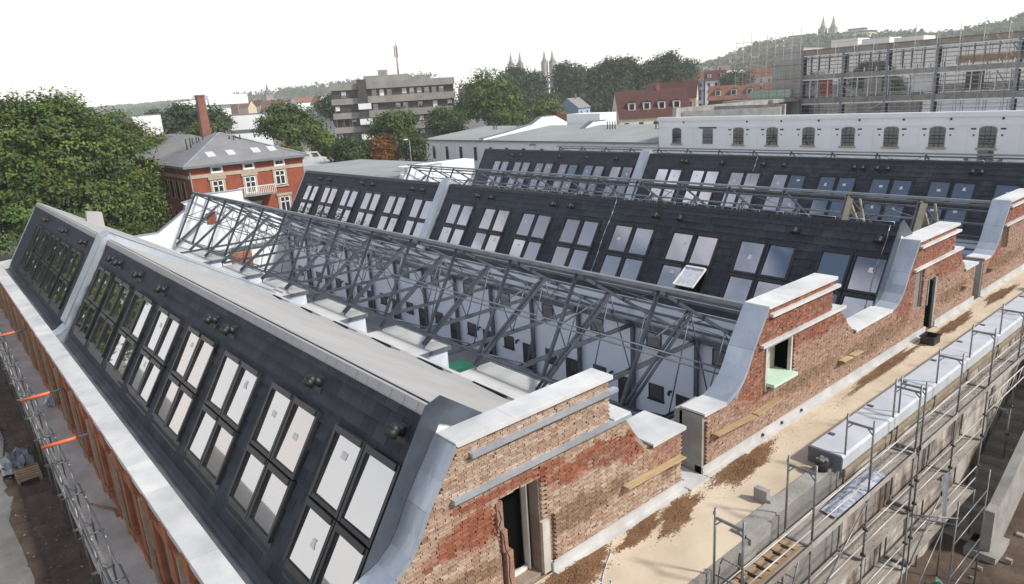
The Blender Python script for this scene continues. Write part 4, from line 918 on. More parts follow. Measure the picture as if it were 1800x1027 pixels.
# the large tree at the left edge, and the browner crown behind it
tree('broadleaf_tree', 'huge dark green tree filling the left edge above the nearest roof', -82, 11, Z0,
     [(0, 0, -3.2, 5.6, 6.2, 6.0), (0, -4.6, -4.0, 5.2, 4.6, 6.2), (1, 4.4, -5.2, 4.6, 4.4, 6.2), (1, -8.2, -5.5, 5, 4.4, 6.4), (2.2, 1.2, -8.2, 4.6, 5.6, 4.4), (2.2, -5.5, -9.4, 4.6, 5.4, 4), (2, 5.6, -8.6, 3.6, 3.2, 4), (0, .8, .3, 3.0, 3.0, 2.7), (0, -2.6, .6, 2.4, 2.4, 2.1), (0, -7.0, .2, 3, 2.6, 2.6), (2.6, 4.4, -10.4, 3.4, 4.0, 2.8)],
     78000, .20, GREEN + DEEP[:2], 1, trunk=.6)
tree('broadleaf_tree', 'tree with browning leaves between the huge tree and the red brick house', -93, 20.2, Z0,
     [(0, 0, -4.6, 4.4, 4.2, 4.6), (1, 1.8, -7.5, 3.4, 2.8, 4.2), (0, -2.2, -2.6, 3.2, 3.4, 3.4), (0, 2.0, -4.6, 2.6, 2.2, 2.4)], 20000, .21, GREEN + BROWN[2:] + [(.13, .10, .035)], 2, trunk=.4)
tree('broadleaf_tree', 'tall tree just outside the left edge, mirrored in the roof windows', -86, -4.5, Z0, [(0, 0, -7, 6, 6, 6), (0, -4, -8, 5, 4.5, 6), (0, 3, -9, 5, 5, 4)], 30000, .32, GREEN + DEEP, 4, trunk=.5)
tree('shrub', 'low dark bushes under the huge tree by the lawn', -74, 14.2, Z0, [(0, 0, -11.6, 2.4, 3.2, 1.7), (0, -4.4, -11.3, 2.6, 3.6, 2.0)], 9000, .16, DEEP + GREEN[:2], 3, 'bush', None, .1)
BT = [  # name, label, x, y, top, radius, height of crown, tones, leaves, size, seed
    ('broadleaf_tree', 'round green tree in front of the white sheds', -114.8, 49.3, 1.2, 5.2, 7.6, GREEN + DEEP, 15000, .26, 11),
    ('shrub', 'brownish shrub at the foot of the round green tree', -111.5, 47.2, -5.4, 2.2, 3.0, BROWN[2:] + GREEN[:2], 3000, .24, 12),
    ('broadleaf_tree', 'small yellowish green tree right of the round green tree', -111.0, 53.2, -3.4, 2.6, 4.6, GREEN + LIME[:1], 4500, .24, 13),
    ('broadleaf_tree', 'dense dark green tree left of the orange brown one, before the office block', -97.6, 51.0, -4.3, 3.3, 6.0, DEEP, 10000, .22, 14),
    ('broadleaf_tree', 'orange brown autumn tree below the office block', -95.2, 55.0, -4.6, 2.3, 5.2, BROWN[:3], 7000, .21, 15),
    ('broadleaf_tree', 'dark tree at the corner of the white hall', -92.4, 58.9, -4.9, 1.9, 6.0, DEEP + BROWN[2:3], 5000, .22, 16),
    ('broadleaf_tree', 'broad green tree covering the middle of the office block', -128.4, 77.6, -1.2, 5.2, 8.4, GREEN + DEEP, 14000, .28, 17),
    ('broadleaf_tree', 'dark spreading tree covering the right corner of the office block', -122.6, 86.8, -1.5, 4.2, 6.8, DEEP, 8000, .28, 18),
    ('broadleaf_tree', 'very large rounded green tree right of the office block', -148.6, 118.4, 6.6, 9.3, 15.5, GREEN + DEEP[:2], 26000, .40, 19),
    ('broadleaf_tree', 'medium green tree in front of the very large rounded one', -140.5, 117.8, -2.6, 5.2, 7.0, GREEN + HAZY, 8000, .34, 20),
    ('broadleaf_tree', 'pale green bushy tree below the poplars, left of the dark red roof', -143.5, 135.8, -1.4, 4.6, 7.6, LIME + GREEN[:2], 9000, .34, 21),
    ('broadleaf_tree', 'second pale green tree farther back below the poplars', -150.0, 140.5, .1, 4.0, 7.0, LIME[1:] + HAZY, 7000, .34, 22),
    ('broadleaf_tree', 'dark brownish tree in shade left of the pale green trees', -146.5, 128.6, -2.2, 3.6, 7.0, DEEP + BROWN[3:], 6000, .34, 23),
    ('broadleaf_tree', 'dark tree behind the left end of the office block', -205, 103, 4.2, 5, 9, HAZY + DEEP, 5000, .45, 24),
    ('broadleaf_tree', 'dark round tree among the far town houses beside the cream gabled house', -170, 268, 4.8, 6.5, 9.5, DEEP + HAZY, 6000, .5, 25),
    ('broadleaf_tree', 'tree left of the brick chimney, tallest of the group', -165.0, 48.2, 2.6, 3.6, 7.5, DEEP + HAZY, 6000, .34, 26),
    ('broadleaf_tree', 'tree just behind the brick chimney', -160.0, 52.2, 1.8, 3.2, 7.0, DEEP + HAZY, 5000, .34, 27),
    ('broadleaf_tree', 'leftmost tree of the dark group near the chimney', -167.0, 43.4, 1.4, 3.8, 6.8, DEEP + HAZY, 6000, .34, 28),
    ('broadleaf_tree', 'low bushy tree at the foot of the brick chimney', -150.0, 43.2, -3.4, 3.0, 4.0, DEEP + GREEN[:2], 4000, .3, 29),
    ('broadleaf_tree', 'brownish tree between chimney and low bushes', -148.0, 45.4, -1.8, 2.4, 4.2, BROWN[2:] + GREEN, 4000, .3, 30),
]
for (nm, lab, x, y, zt, rad, hc, tn, n, sz, sd) in BT:
    rs = random.Random(sd); lb = [(0, 0, zt - hc * .5, rad * .78, rad * .78, hc * .46)]
    for k in range(7):
        a = 2 * math.pi * k / 7 + rs.uniform(-.3, .3); f = rs.uniform(.42, .62); lb.append((rad * f * math.cos(a), rad * f * math.sin(a), zt - hc * rs.uniform(.3, .75), rad * rs.uniform(.38, .52), rad * rs.uniform(.38, .52), hc * rs.uniform(.2, .3)))
    tree(nm, lab, x, y, Z0, lb, n, sz, tn, sd, 'bush' if nm == 'shrub' else 'tree', None, .3)
# the tall row behind
for k in range(13):
    f = k / 12; rs = random.Random(100 + k); 
    if k in (3,): continue
    x = -252 + 58 * f; y = 212 + 56 * f; zt = 10.4 + 2.2 * math.sin(k * 1.9) + (1.5 if k > 4 else 0); 
    lb = [(0, 0, zt - 4.5 - 3.4 * j, 3.8 + .5 * j, 3.8 + .5 * j, 4.4) for j in range(5)] + [(rs.uniform(-2.6, 2.6), rs.uniform(-2.6, 2.6), zt - rs.uniform(2.5, 9), 2.4, 2.4, 2.6) for j in range(5)]
    tree('tall_tree', 'tall dark green tree in the dense row on the skyline behind the red roofs', x, y, Z0, lb, 9000, .62, HAZY + DEEP, 100 + k, 'tree', 'tall trees in the skyline row', .5)

# ------------------------------------------------------------------ buildings behind
def windows_on(t, spec, make, nm='window'):
    for p in spec: pass
# red brick house with a hipped slate roof
t = thing('brick_house', 'red brick house with hipped grey slate roof, white windows and a balcony', 'house', (-81, 27, Z0))
xf, ya, yb = -76.0, 21.3, 33.6; ze = -5.05
part('brick_wall', MB().box(-88, xf, ya, yb, Z0, ze), 'red_brick', t); part('rear_wing', MB().box(-100, -88, 18.4, 31, Z0, -4.7), 'red_brick', t)
rm = MB(); o_ = .5
rm.add([(xf + o_, ya - o_, ze), (xf + o_, yb + o_, ze), (-88.5, yb + o_, ze), (-88.5, ya - o_, ze), (-81.6, 26.9, -2.15), (-86.4, 28.0, -2.15)], [(0, 1, 4), (1, 2, 5, 4), (2, 3, 5), (3, 0, 4, 5), (0, 3, 2, 1)])
part('roof', rm, 'slate_roof', t)
part('rear_roof', MB().add([(-87, 17.9, -4.6), (-87, 32, -4.6), (-100.5, 32, -4.6), (-100.5, 17.9, -4.6), (-87, 25.5, -2.2), (-100.5, 25.5, -2.2)], [(0, 1, 4), (1, 2, 5, 4), (2, 3, 5), (3, 0, 4, 5), (0, 3, 2, 1)]), 'slate_roof', t)
part('hip_flashing', MB().beam((xf + o_, ya - o_, ze + .05), (-81.6, 26.9, -2.1), .25, .06).beam((xf + o_, yb + o_, ze + .05), (-81.6, 26.9, -2.1), .25, .06), 'zinc', t)
part('eaves', MB().box(xf + .1, xf + .62, ya - .6, yb + .6, ze - .22, ze + .02).box(-88, xf + .1, ya - .62, ya - .1, ze - .22, ze + .02), 'steel_light', t)
part('stone_band', MB().box(xf, xf + .08, ya, yb, -6.35, -6.0).box(-88, xf, ya - .08, ya, -6.35, -6.0), 'sandstone', t)
for y, w_ in ((24.1, .62), (27.45, .62), (30.85, .62)):
    f = part('attic_window', MB().box(xf + .01, xf + .12, y - w_, y + w_, -6.0, -5.25).box(xf + .12, xf + .13, y - .42, y + .42, -5.8, -5.45, 1), ['white_paint', 'dark_glass'], t)
for y, zb_, zt_ in ((24.0, -8.35, -6.75), (27.4, -8.5, -6.75), (30.75, -8.0, -6.45), (24.0, -11.6, -9.9), (30.9, -11.2, -9.35), (27.4, -12.9, -9.8)):
    f = part('window', MB().box(xf + .02, xf + .05, y - .55, y + .55, zb_, zt_), 'dark_glass', t)
    part('window_bars', MB().box(xf + .05, xf + .10, y - .55, y - .46, zb_, zt_).box(xf + .05, xf + .10, y + .46, y + .55, zb_, zt_).box(xf + .05, xf + .10, y - .05, y + .05, zb_, zt_).box(xf + .05, xf + .10, y - .46, y + .46, zt_ - .62, zt_ - .52).box(xf + .05, xf + .10, y - .46, y + .46, zb_, zb_ + .09).box(xf + .05, xf + .10, y - .46, y + .46, zt_ - .08, zt_), 'white_paint', f)
    part('window_jamb', MB().box(xf, xf + .09, y - .78, y - .55, zb_ - .1, zt_ + .1), 'sandstone', f); part('window_jamb', MB().box(xf, xf + .09, y + .55, y + .78, zb_ - .1, zt_ + .1), 'sandstone', f)
    part('window_lintel', MB().box(xf, xf + .16, y - .9, y + .9, zt_ + .1, zt_ + .38), 'sandstone', f); part('window_sill', MB().box(xf, xf + .15, y - .85, y + .85, zb_ - .25, zb_ - .1), 'sandstone', f)
bl = part('balcony', MB().box(xf, xf + 1.3, 25.6, 29.6, -8.75, -8.55), 'concrete', t); m = MB()
y = 25.6
while y <= 29.61: m.box(xf + 1.25, xf + 1.28, y - .03, y + .03, -8.55, -7.75); y += .2
m.box(xf + 1.24, xf + 1.30, 25.6, 29.6, -7.78, -7.7); part('balcony_railing', m, 'white_paint', bl)
part('dark_recess', MB().box(xf + .02, xf + .06, 26.3, 28.4, -12.8, -9.2), 'office_dark', t)
for y in (22.6, 24.5): pass
for k in range(5):
    x = -78.5 - k * 2.1
    for za_, zb_ in ((-8.6, -6.8), (-12, -10.2)):
        f = part('side_window', MB().box(x - .5, x + .5, ya - .06, ya - .02, za_, zb_), 'dark_glass', t)
        for d in (-.61, .61): part('window_jamb', MB().box(x + d - .11, x + d + .11, ya - .08, ya, za_ - .1, zb_ + .1), 'sandstone', f)
for k, y in enumerate((24.2, 26.3, 29.0, 30.8)):
    f = (xf - 79.2) / 1; x = -77.4; sl = (ze + 2.15) / (xf + o_ + 81.6); zz = ze - sl * (x - xf - o_) * 1.0
    zz = -5.05 + (xf + o_ - x) * (2.9 / 6.1)
    o2 = part('roof_light', MB().add([(x + .45, y - .42, zz - .21 + .06), (x + .45, y + .42, zz - .21 + .06), (x - .45, y + .42, zz + .21 + .06), (x - .45, y - .42, zz + .21 + .06), (x + .45, y - .42, zz - .3), (x + .45, y + .42, zz - .3), (x - .45, y + .42, zz + .1), (x - .45, y - .42, zz + .1)], [(0, 1, 2, 3), (0, 4, 5, 1), (1, 5, 6, 2), (2, 6, 7, 3), (3, 7, 4, 0)]), 'sheet_white', t)
for (x, y, n) in ((-80.2, 27.4, 4), (-84.0, 24.6, 4), (-83, 23.6, 2)):
    for k in range(n): part('flue', MB().tube((x + .3 * (k % 2), y + .35 * k, -4.2), (x + .3 * (k % 2), y + .35 * k, -2.55 + .1 * (k % 2)), .07, 6), 'vent', t)
part('rain_pipe', MB().tube((xf + .1, ya + .1, -13), (xf + .1, ya + .1, ze), .07, 6), 'steel_light', t)
part('side_balcony', MB().box(-90, -86.5, 18.6, 21.2, -7.6, -7.4).box(-90, -86.5, 18.6, 18.66, -7.4, -6.5), 'office_dark', t)

# grey flat roofed annex between the sheds and the white hall
t = thing('flat_roofed_annex', 'low building with pale green grey flat roof behind the middle slate shed', 'building', (-76, 42, Z0))
part('walls', MB().pz([(-66, 34.0), (-86, 34.6), (-87, 46.5), (-66, 48)], Z0, -7.6), 'white_wall', t); part('roof', MB().pz([(-65.5, 33.4), (-86.4, 34.0), (-87.6, 47), (-65.5, 48.5)], -7.6, -7.25), 'grey_roof', t)
part('end_block', MB().box(-66.5, -64.5, 40, 49, Z0, -6.75), 'white_wall', t)

def arch(yc, zc): pass
# white hall with a shallow grey roof
t = thing('white_hall', 'long white hall with shallow grey roof and small dark windows', 'building', (-80, 77, Z0))
x0, x1 = -106.0, -54.9
part('walls', MB().box(x0, x1, 70, 98, Z0, -6.75), 'white_wall', t)
part('roof', MB().px([(69.6, -6.62), (84, -5.35), (98.4, -6.62), (98.4, -6.80), (69.6, -6.80)], x0 - .4, x1), 'grey_roof', t)
part('gutter', MB().box(x0 - .4, x1, 69.5, 69.62, -6.85, -6.66), 'steel_light', t)
wm_ = MB().box(-.38, .38, 69.93, 69.965, -2.15, 0).box(-.03, .03, 69.90, 69.93, -2.1, 0, 1).box(-.38, .38, 69.90, 69.93, -.75, -.69, 1).mesh('window', ['dark_glass', 'frame'])
for k in range(13):
    x = -103.4 + 3.95 * k
    if x > x1 - 1: break
    inst('window', wm_, t, (x, 0, -7.75)); inst('window', wm_, t, (x, 0, -11.4)) 
    part('pilaster', MB().box(x + 1.75, x + 2.2, 69.9, 70, Z0, -6.8), 'white_wall', t)
for x in (-89.2, -77.5):
    o = part('fire_gable', MB().px([(69.6, -6.9), (69.6, -6.4), (74, -5.9), (80, -5.0), (82.4, -3.9), (85.6, -3.9), (88, -5.0), (98.4, -6.3), (98.4, -6.9)], x - .45, x + .45), 'white_wall', t)
    part('gable_capping', MB().px([(69.5, -6.4), (74, -5.86), (80, -4.96), (82.4, -3.86), (85.6, -3.86), (85.6, -3.76), (82.4, -3.76), (80, -4.86), (74, -5.78), (69.5, -6.3)], x - .5, x + .5), 'steel_light', o)
    if x > -80: o.location.z -= .9; 
for x, n in ((-99, 3), (-92.5, 3), (-72, 4), (-63, 4)):
    for k in range(n): part('flue', MB().tube((x + .5 * k, 80, -6), (x + .5 * k, 80, -4.6), .08, 6), 'vent', t)
part('white_shed_box', MB().box(-86.5, -79, 86, 90, -7, -3.7), 'white_wall', t)

# white building with arched windows
t = thing('arched_window_building', 'white rendered building with a row of arched dark windows', 'building', (-32, 77, Z0))
x0, x1 = -54.7, -2.0; zt = -3.85; yf = 70.0
part('walls', MB().box(x0, x1, yf, yf + .6, Z0, zt).box(x0, x0 + .6, yf + .6, 92, Z0, -4.6).box(x0 + .6, x1, yf + .6, 92, Z0, -7.2), 'white_wall', t)
part('cornice', MB().box(x0 - .12, x1, yf - .16, yf - .002, zt - .28, zt + .12).box(x0 - .05, x1, yf - .07, yf - .003, zt - 1.05, zt - .85), 'white_wall', t)
part('parapet', MB().box(x0 - .1, x1, yf, yf + .35, zt + .001, zt + .16), 'white_wall', t)
def arch_poly(w_, zb, zs, rise, n=8):
    return [(-w_, zb), (w_, zb)] + [(w_ * math.cos(math.pi * k / n), zs + rise * math.sin(math.pi * k / n)) for k in range(n + 1)]
aw = MB().py(arch_poly(.60, -6.75, -5.2, .24), yf - .03, yf + .02); awm = aw.mesh('arched_window', 'dark_glass')
gb = MB()
for gx in (-.2, .2): gb.box(gx - .014, gx + .014, yf - .06, yf - .03, -6.75, -5.0)
for gz in (-6.2, -5.4): gb.box(-.6, .6, yf - .06, yf - .032, gz - .018, gz + .018)
gbm = gb.mesh('glazing_bars', 'frame'); sl = MB().box(-.8, .8, yf - .14, yf - .0, -6.92, -6.75).mesh('window_sill', 'sandstone')
rv = MB().py([(p[0] * 1.12, p[1] + (.05 if p[1] > -6 else 0)) for p in arch_poly(.60, -6.75, -5.2, .24)], yf - .012, yf + .01).mesh('window_reveal', 'concrete')
xs = [-52.05, -47.75, -43.8, -39.8, -35.8, -31.8, -27.8, -23.9, -20.0, -16, -12]
for k, x in enumerate(xs):
    if k == 1:
        o = part('square_window', MB().box(x - .68, x + .68, yf - .03, yf, -6.75, -5.05), 'dark_glass', t); part('glazing_bars', MB().box(x - .7, x + .7, yf - .06, yf - .031, -6.75, -6.68).box(x - .34, x - .30, yf - .06, yf - .031, -6.7, -5.05).box(x + .30, x + .34, yf - .06, yf - .031, -6.7, -5.05).box(x - .02, x + .02, yf - .06, yf - .031, -6.7, -5.05).box(x - .7, x + .7, yf - .062, yf - .031, -6.2, -6.15).box(x - .7, x + .7, yf - .062, yf - .031, -5.65, -5.6), 'steel_light', o)
        part('steel_lintel', MB().box(x - 1.15, x + 1.15, yf - .12, yf - .003, -5.0, -4.85), 'frame', t); continue
    o = inst('arched_window', awm, t, (x, 0, 0)); link(bpy.data.objects.new('window_reveal', rv), o)
    link(bpy.data.objects.new('glazing_bars', gbm), o); link(bpy.data.objects.new('window_sill', sl), o)
    if k == 8:
        part('balcony_door', MB().box(x - .6, x + .6, yf - .035, yf - .001, -8.6, -6.93), 'dark_glass', t)
        b = part('balcony', MB().box(x - 1.3, x + 1.3, yf - 1.2, yf - .04, -8.75, -8.6), 'steel', t); part('balcony_railing', MB().box(x - 1.3, x - 1.25, yf - 1.2, yf, -8.6, -7.6).box(x + 1.25, x + 1.3, yf - 1.2, yf, -8.6, -7.6).tube((x + 1.3, yf - 1.2, -7.6), (x + 3.2, yf - 1.2, -9.2), .04, 5).tube((x + 1.3, yf - 1.2, -7.9), (x + 3.2, yf - 1.2, -9.5), .03, 5), 'steel', b)
    if k > 1:
        for d in (-1, 1):
            part('vent_slot', MB().box(x + d * 1.1 - .2, x + d * 1.1 + .2, yf - .02, yf - .001, -5.22, -5.08), 'frame', t); part('anchor_plate', MB().box(x + d * 1.05 - .07, x + d * 1.05 + .07, yf - .03, yf - .001, -5.75, -5.61), 'frame', t)
    part('anchor_plate', MB().tube((x + 1.0, yf - .05, -4.3), (x + 1.0, yf - .001, -4.3), .11, 8), 'frame', t)
    part('panel_frame', MB().box(x + 1.55, x + 2.35, yf - .05, yf - .004, -9, -4.95), 'white_wall', t)
part('lower_windows', MB().box(-40, -39, yf - .03, yf - .001, -9.3, -8.6), 'dark_glass', t)
t = thing('roof_structure', 'grey parapet and open roof slab on the white building, left of the glazed block', 'roof structure', (-54, 84, -4))
part('parapet_wall', MB().box(-54.2, -53.6, 72, 96, -7.2, -2.75).box(-53.6, -44, 80, 80.3, -7.2, -2.95).pz([(-53.5, 73), (-44, 79), (-44, 79.3), (-53.5, 73.3)], -7.2, -3.2), 'concrete', t)
part('roof_slab', MB().box(-61, -52.9, 93, 102, -3.3, -2.8), 'concrete', t)
for k in range(10): part('slab_prop', MB().tube((-60.6 + .8 * k, 93.2, -6), (-60.6 + .8 * k, 93.2, -3.3), .06, 6), 'steel', t)
part('dark_back', MB().box(-60.8, -53, 98, 98.2, -6.5, -3.3), 'office_dark', t)

# glazed block under construction with scaffold
t = thing('glazed_block', 'steel framed glazed office block under construction', 'building', (-34, 106, Z0))
x0, x1, yf = -52.6, -8.0, 100.0
part('glass_front', MB().box(x0 + .2, x1, yf + .3, yf + .35, Z0, 3.0), 'block_glass', t)
part('rear_body', MB().box(x0 + .1, x1, yf + .36, 118, Z0, 3.1), 'office_dark', t)
FL = [3.45, .20, -3.10]
for z in FL: part('floor_beam', MB().box(x0, x1, yf - .1, yf + .3, z - .62, z), 'concrete', t); part('floor_edge', MB().box(x0, x1, yf - .2, yf - .1, z - .78, z - .64), 'white_wall', t)
part('roof_edge', MB().box(x0 - .2, x1, yf - .2, 118, 3.45, 3.6), 'timber_old', t)
for x in (x0 + .1, -46.7, -40.9, -35.0, -26.4, -20.5, -14.6): part('steel_column', MB().box(x - .17, x + .17, yf - .22, yf - .1, -6.0, 3.4), 'steel_light', t)
x = x0 + 1.2; k = 0
while x < x1:
    for (za, zb_) in ((-2.98, -.45), (.32, 2.7)):
        if (k * 7 + int(za)) % 5 != 1: part('mullion', MB().box(x - .04, x + .04, yf + .1, yf + .28, za, zb_), 'white_wall' if za < 0 else 'steel_light', t)
    x += 1.48 if k % 3 else 1.1; k += 1
for k in range(7):
    x = -50 + 6.1 * k; part('interior_wall', MB().box(x, x + random.uniform(1.2, 3.4), yf + .27, yf + .295, -2.7, -.5), ['red_brick', 'concrete', 'blind', 'office_dark'][k % 4], t)
for k in range(26): part('baluster', MB().box(-51.5 + 1.55 * k - .04, -51.5 + 1.55 * k + .04, yf - .3, yf - .24, .22, .75), 'white_wall', t)
part('window_ribbon', MB().box(-33, -12, yf + .27, yf + .295, .5, 1.3), 'timber_old', t)
t = thing('facade_scaffold', 'thin tube scaffold in front of the glazed block and its concrete core', 'scaffold', (-36, 98.6, Z0))
x = -62.5; k = 0
while x < -8:
    part('standard', MB().tube((x, 98.6, -6.5), (x, 98.6, 4.6 + (k % 3) * .5 + (1.1 if x < -52 else 0)), .032, 5), 'facade_tube', t); part('standard', MB().tube((x, 99.5, -6.5), (x, 99.5, 4.7), .028, 5), 'scaffold', t)
    x += 1.28 if x < -52.5 else 2.5; k += 1
for z in (-5.5, -4.9, -4.4, -3.9, -2.5, -2.0, -1.5, -.9, -.4, .5, .9, 1.4, 1.9, 2.5, 3.0, 4.2): part('ledger', MB().tube((-62.6, 98.6, z), (-8, 98.6, z), .026, 5), 'timber_old' if z in (-1.5, .9, 3.0) else 'facade_tube', t)
for z in (4.8, 5.4, 2.2, -.1, -3.2): part('ledger', MB().tube((-62.6, 98.6, z), (-52.4, 98.6, z), .026, 5), 'facade_tube', t)
for z in (-5.4, -3.0, -1.0, 2.4): part('scaffold_deck', MB().box(-62.6, -8, 98.65, 99.4, z - .05, z), 'deck', t)
for (xa, za, xb, zb_) in ((-46, -1.5, -43.3, -3.2), (-43.5, -5.2, -40.2, -3.7), (-29.3, -.2, -27.6, -2.8), (-28.5, 3.4, -26.6, .9), (-23, -4, -20, -6), (-62, -3, -57, 2), (-57, 2, -53, 5)): part('diagonal_brace', MB().tube((xa, 98.55, za), (xb, 98.55, zb_), .05, 5), 'facade_tube', t)
t = thing('concrete_core', 'bare concrete stair core standing left of the glazed block', 'tower', (-55.2, 104, Z0))
part('core_walls', MB().box(-57.6, -52.9, 100.6, 108, Z0, 4.0), 'concrete_pale', t)
for z in (-2.4, -.2, 1.7, 3.4): part('pour_joint', MB().box(-57.62, -52.88, 100.57, 100.6, z, z + .07), 'timber_old', t)
part('wrapped_plinth', MB().box(-60.6, -54.2, 99.7, 100.4, -2.75, -1.6), 'green_sill', t)
t = thing('roof_plant', 'white wrapped plant units on the roof of the glazed block', 'roof unit', (-46, 108, 3.6))
for k in range(3): part('unit', MB().box(-52 + 4.4 * k, -48.2 + 4.4 * k, 107, 111, 3.6, 4.9 - .25 * k), 'white_wall', t)

# office block
t = thing('office_block', 'four storey office block with grey concrete bands and dark window strips', 'office building', (-171, 104, Z0))
A0 = np.array([-178.9, 89.5]); A1 = np.array([-161.6, 118.0]); dv = (A1 - A0) / np.linalg.norm(A1 - A0); nv = np.array([dv[1], -dv[0]]); Lo = np.linalg.norm(A1 - A0)
def Q(u, n): p = A0 + dv * u + nv * n; return (p[0], p[1])
def slab(u0, u1, n0, n1, z0, z1, mat, nm, par): return part(nm, MB().pz([Q(u0, n0), Q(u1, n0), Q(u1, n1), Q(u0, n1)], z0, z1), mat, par)
slab(.3, Lo - .3, -12, -.55, Z0, 4.3, 'office_dark', 'office_core', t)
for fl_ in range(4):
    zt_ = 5.35 - 3.72 * fl_
    slab(0, 7.1, -12, 0, zt_ - 1.55, zt_, 'office_concrete', 'parapet_band', t); slab(9.6, Lo, -12, .25, zt_ - 1.55, zt_ + .25, 'office_concrete', 'parapet_band', t)
    k = 0; u = 1.4
    while u < Lo - 1.0:
        if not 7 < u < 10:
            zz = zt_ - 1.62; b = .0 if u < 7 else .2
            if random.random() < .72:
                o = slab(u - .62, u + .62, -.5 + b * 0, -.46, zz - 1.95, zz - .25, 'dark_glass', 'window', t)
                slab(u - .55, u + .55, -.45, -.43, zz - random.choice((1.9, 1.5, 1.2, .8)), zz - .3, 'blind', 'window_blind', o) if random.random() < .75 else None
                slab(u - .68, u - .60, -.5, -.38, zz - 2.1, zz - .1, 'office_concrete', 'window_jamb', o)
        u += 2.02
slab(7.2, 9.5, -13, .9, Z0, 6.3, 'office_dark', 'stair_tower', t)
for z in (-.4, -4.4, -8.4): slab(7.0, 10.4, .9, 1.3, z - 1.0, z + .5, 'white_wall', 'stair_panel', t)
slab(9, 21, -9, -2, 5.6, 7.2, 'office_concrete', 'roof_plant_room', t); slab(13, 15.5, -8, -3, 7.2, 8.6, 'concrete', 'lift_housing', t)
q = Q(18.5, -5); t = thing('radio_mast', 'slender radio mast on the roof of the office block', 'mast', (q[0], q[1], 7.2))
m = MB().tube((*q, 7.2), (*q, 11.2), .22, 6).tube((*q, 11.2), (*q, 15.0), .12, 6).tube((*q, 15), (*q, 17.0), .05, 5); part('mast_pole', m, 'spire_stone', t)
m = MB()
for z in (12.2, 13.3, 14.2):
    for a in (0, 2.1, 4.2): m.box(q[0] + .45 * math.cos(a) - .1, q[0] + .45 * math.cos(a) + .1, q[1] + .45 * math.sin(a) - .1, q[1] + .45 * math.sin(a) + .1, z - .55, z + .55)
part('aerial', m, 'spire_stone', t)

# chimney and the white sheds at the left
t = thing('factory_chimney', 'square tapering brick chimney stump behind the red brick house', 'chimney', (-124, 38.7, Z0))
part('shaft', MB().add([(-124.9, 37.7, Z0), (-123.2, 37.7, Z0), (-123.2, 39.5, Z0), (-124.9, 39.5, Z0), (-124.6, 38.1, 2.9), (-123.5, 38.1, 2.9), (-123.5, 39.25, 2.9), (-124.6, 39.25, 2.9)], [(0, 3, 2, 1), (4, 5, 6, 7), (0, 1, 5, 4), (1, 2, 6, 5), (2, 3, 7, 6), (3, 0, 4, 7)]), 'chimney_brick', t)
part('chimney_rim', MB().box(-124.7, -123.4, 38.0, 39.35, 2.75, 3.0), 'chimney_brick', t)
def shedbox(name, label, pts, z1, mat, roof=None):
    t = thing(name, label, 'shed', (*np.mean(pts, 0), Z0)); part('walls', MB().pz(pts, Z0, z1), mat, t)
    c = np.mean(pts, 0); part('roof_trim', MB().pz([(c[0] + (p[0] - c[0]) * 1.01, c[1] + (p[1] - c[1]) * 1.01) for p in pts], z1, z1 + .18), roof or 'steel_light', t); return t
shedbox('industrial_shed', 'white shed behind the huge tree, left of the chimney', [(-146, 33), (-145, 37.5), (-158, 41), (-159, 36)], .35, 'white_wall')
t = shedbox('industrial_shed', 'plain bluish white shed left of the round green tree', [(-160.6, 55.6), (-157.6, 63.4), (-172, 69), (-175, 61)], -.75, 'white_wall')
part('plinth', MB().pz([(-160.5, 55.55), (-157.5, 63.35), (-157.6, 63.4), (-160.6, 55.6)], -4.6, -3.9), 'membrane', t)
t = shedbox('industrial_shed', 'white shed between the round green tree and the office block', [(-208.8, 96.5), (-205.2, 103.6), (-222, 112), (-226, 105)], -.2, 'white_wall')
for k in range(3): part('loading_door', MB().pz([(-208.6 + .9 * k, 97.0 + 1.85 * k), (-208.2 + .9 * k, 97.9 + 1.85 * k), (-208.1 + .9 * k, 97.8 + 1.85 * k), (-208.5 + .9 * k, 96.9 + 1.85 * k)], -8, -5), 'office_dark', t)
t = thing('silo_plant', 'pale industrial plant with legs and cross braces beside the chimney', 'plant', (-190, 59, Z0))
for (a, b) in ((57.0, 58.0), (61.5, 62.5)): part('leg', MB().box(-190.6, -189.6, a, b, Z0, 3.4), 'white_wall', t)
part('cross_brace', MB().beam((-190, 53, -5), (-190, 57, -1), .3, .3).beam((-190, 57.8, -1), (-190, 61.6, -5), .3, .3).beam((-190, 57.8, -5), (-190, 61.6, -1), .3, .3).box(-190.2, -189.8, 52, 62, -5.3, -5), 'white_wall', t)
part('hopper', MB().box(-194, -189, 53, 60.6, .6, 3.2).box(-196, -189, 61, 71, 2.0, 4.4).box(-195, -190, 63, 66.5, -1.5, 2.0), 'white_wall', t)
t = thing('low_depot', 'low dark glazed depot with lilac flat roof behind the red brick house', 'building', (-104, 50, Z0))
part('walls', MB().pz([(-98, 42.6), (-108, 44.5), (-105, 56), (-96, 54)], Z0, -8.6), 'office_dark', t); part('roof', MB().pz([(-97.5, 42), (-109, 44), (-105.5, 57), (-95, 54.5)], -8.6, -8.25), 'foam', t)
part('white_end', MB().pz([(-92.5, 44.5), (-95.5, 45.2), (-95, 48.6), (-92, 48)], Z0, -9.0), 'white_wall', t)
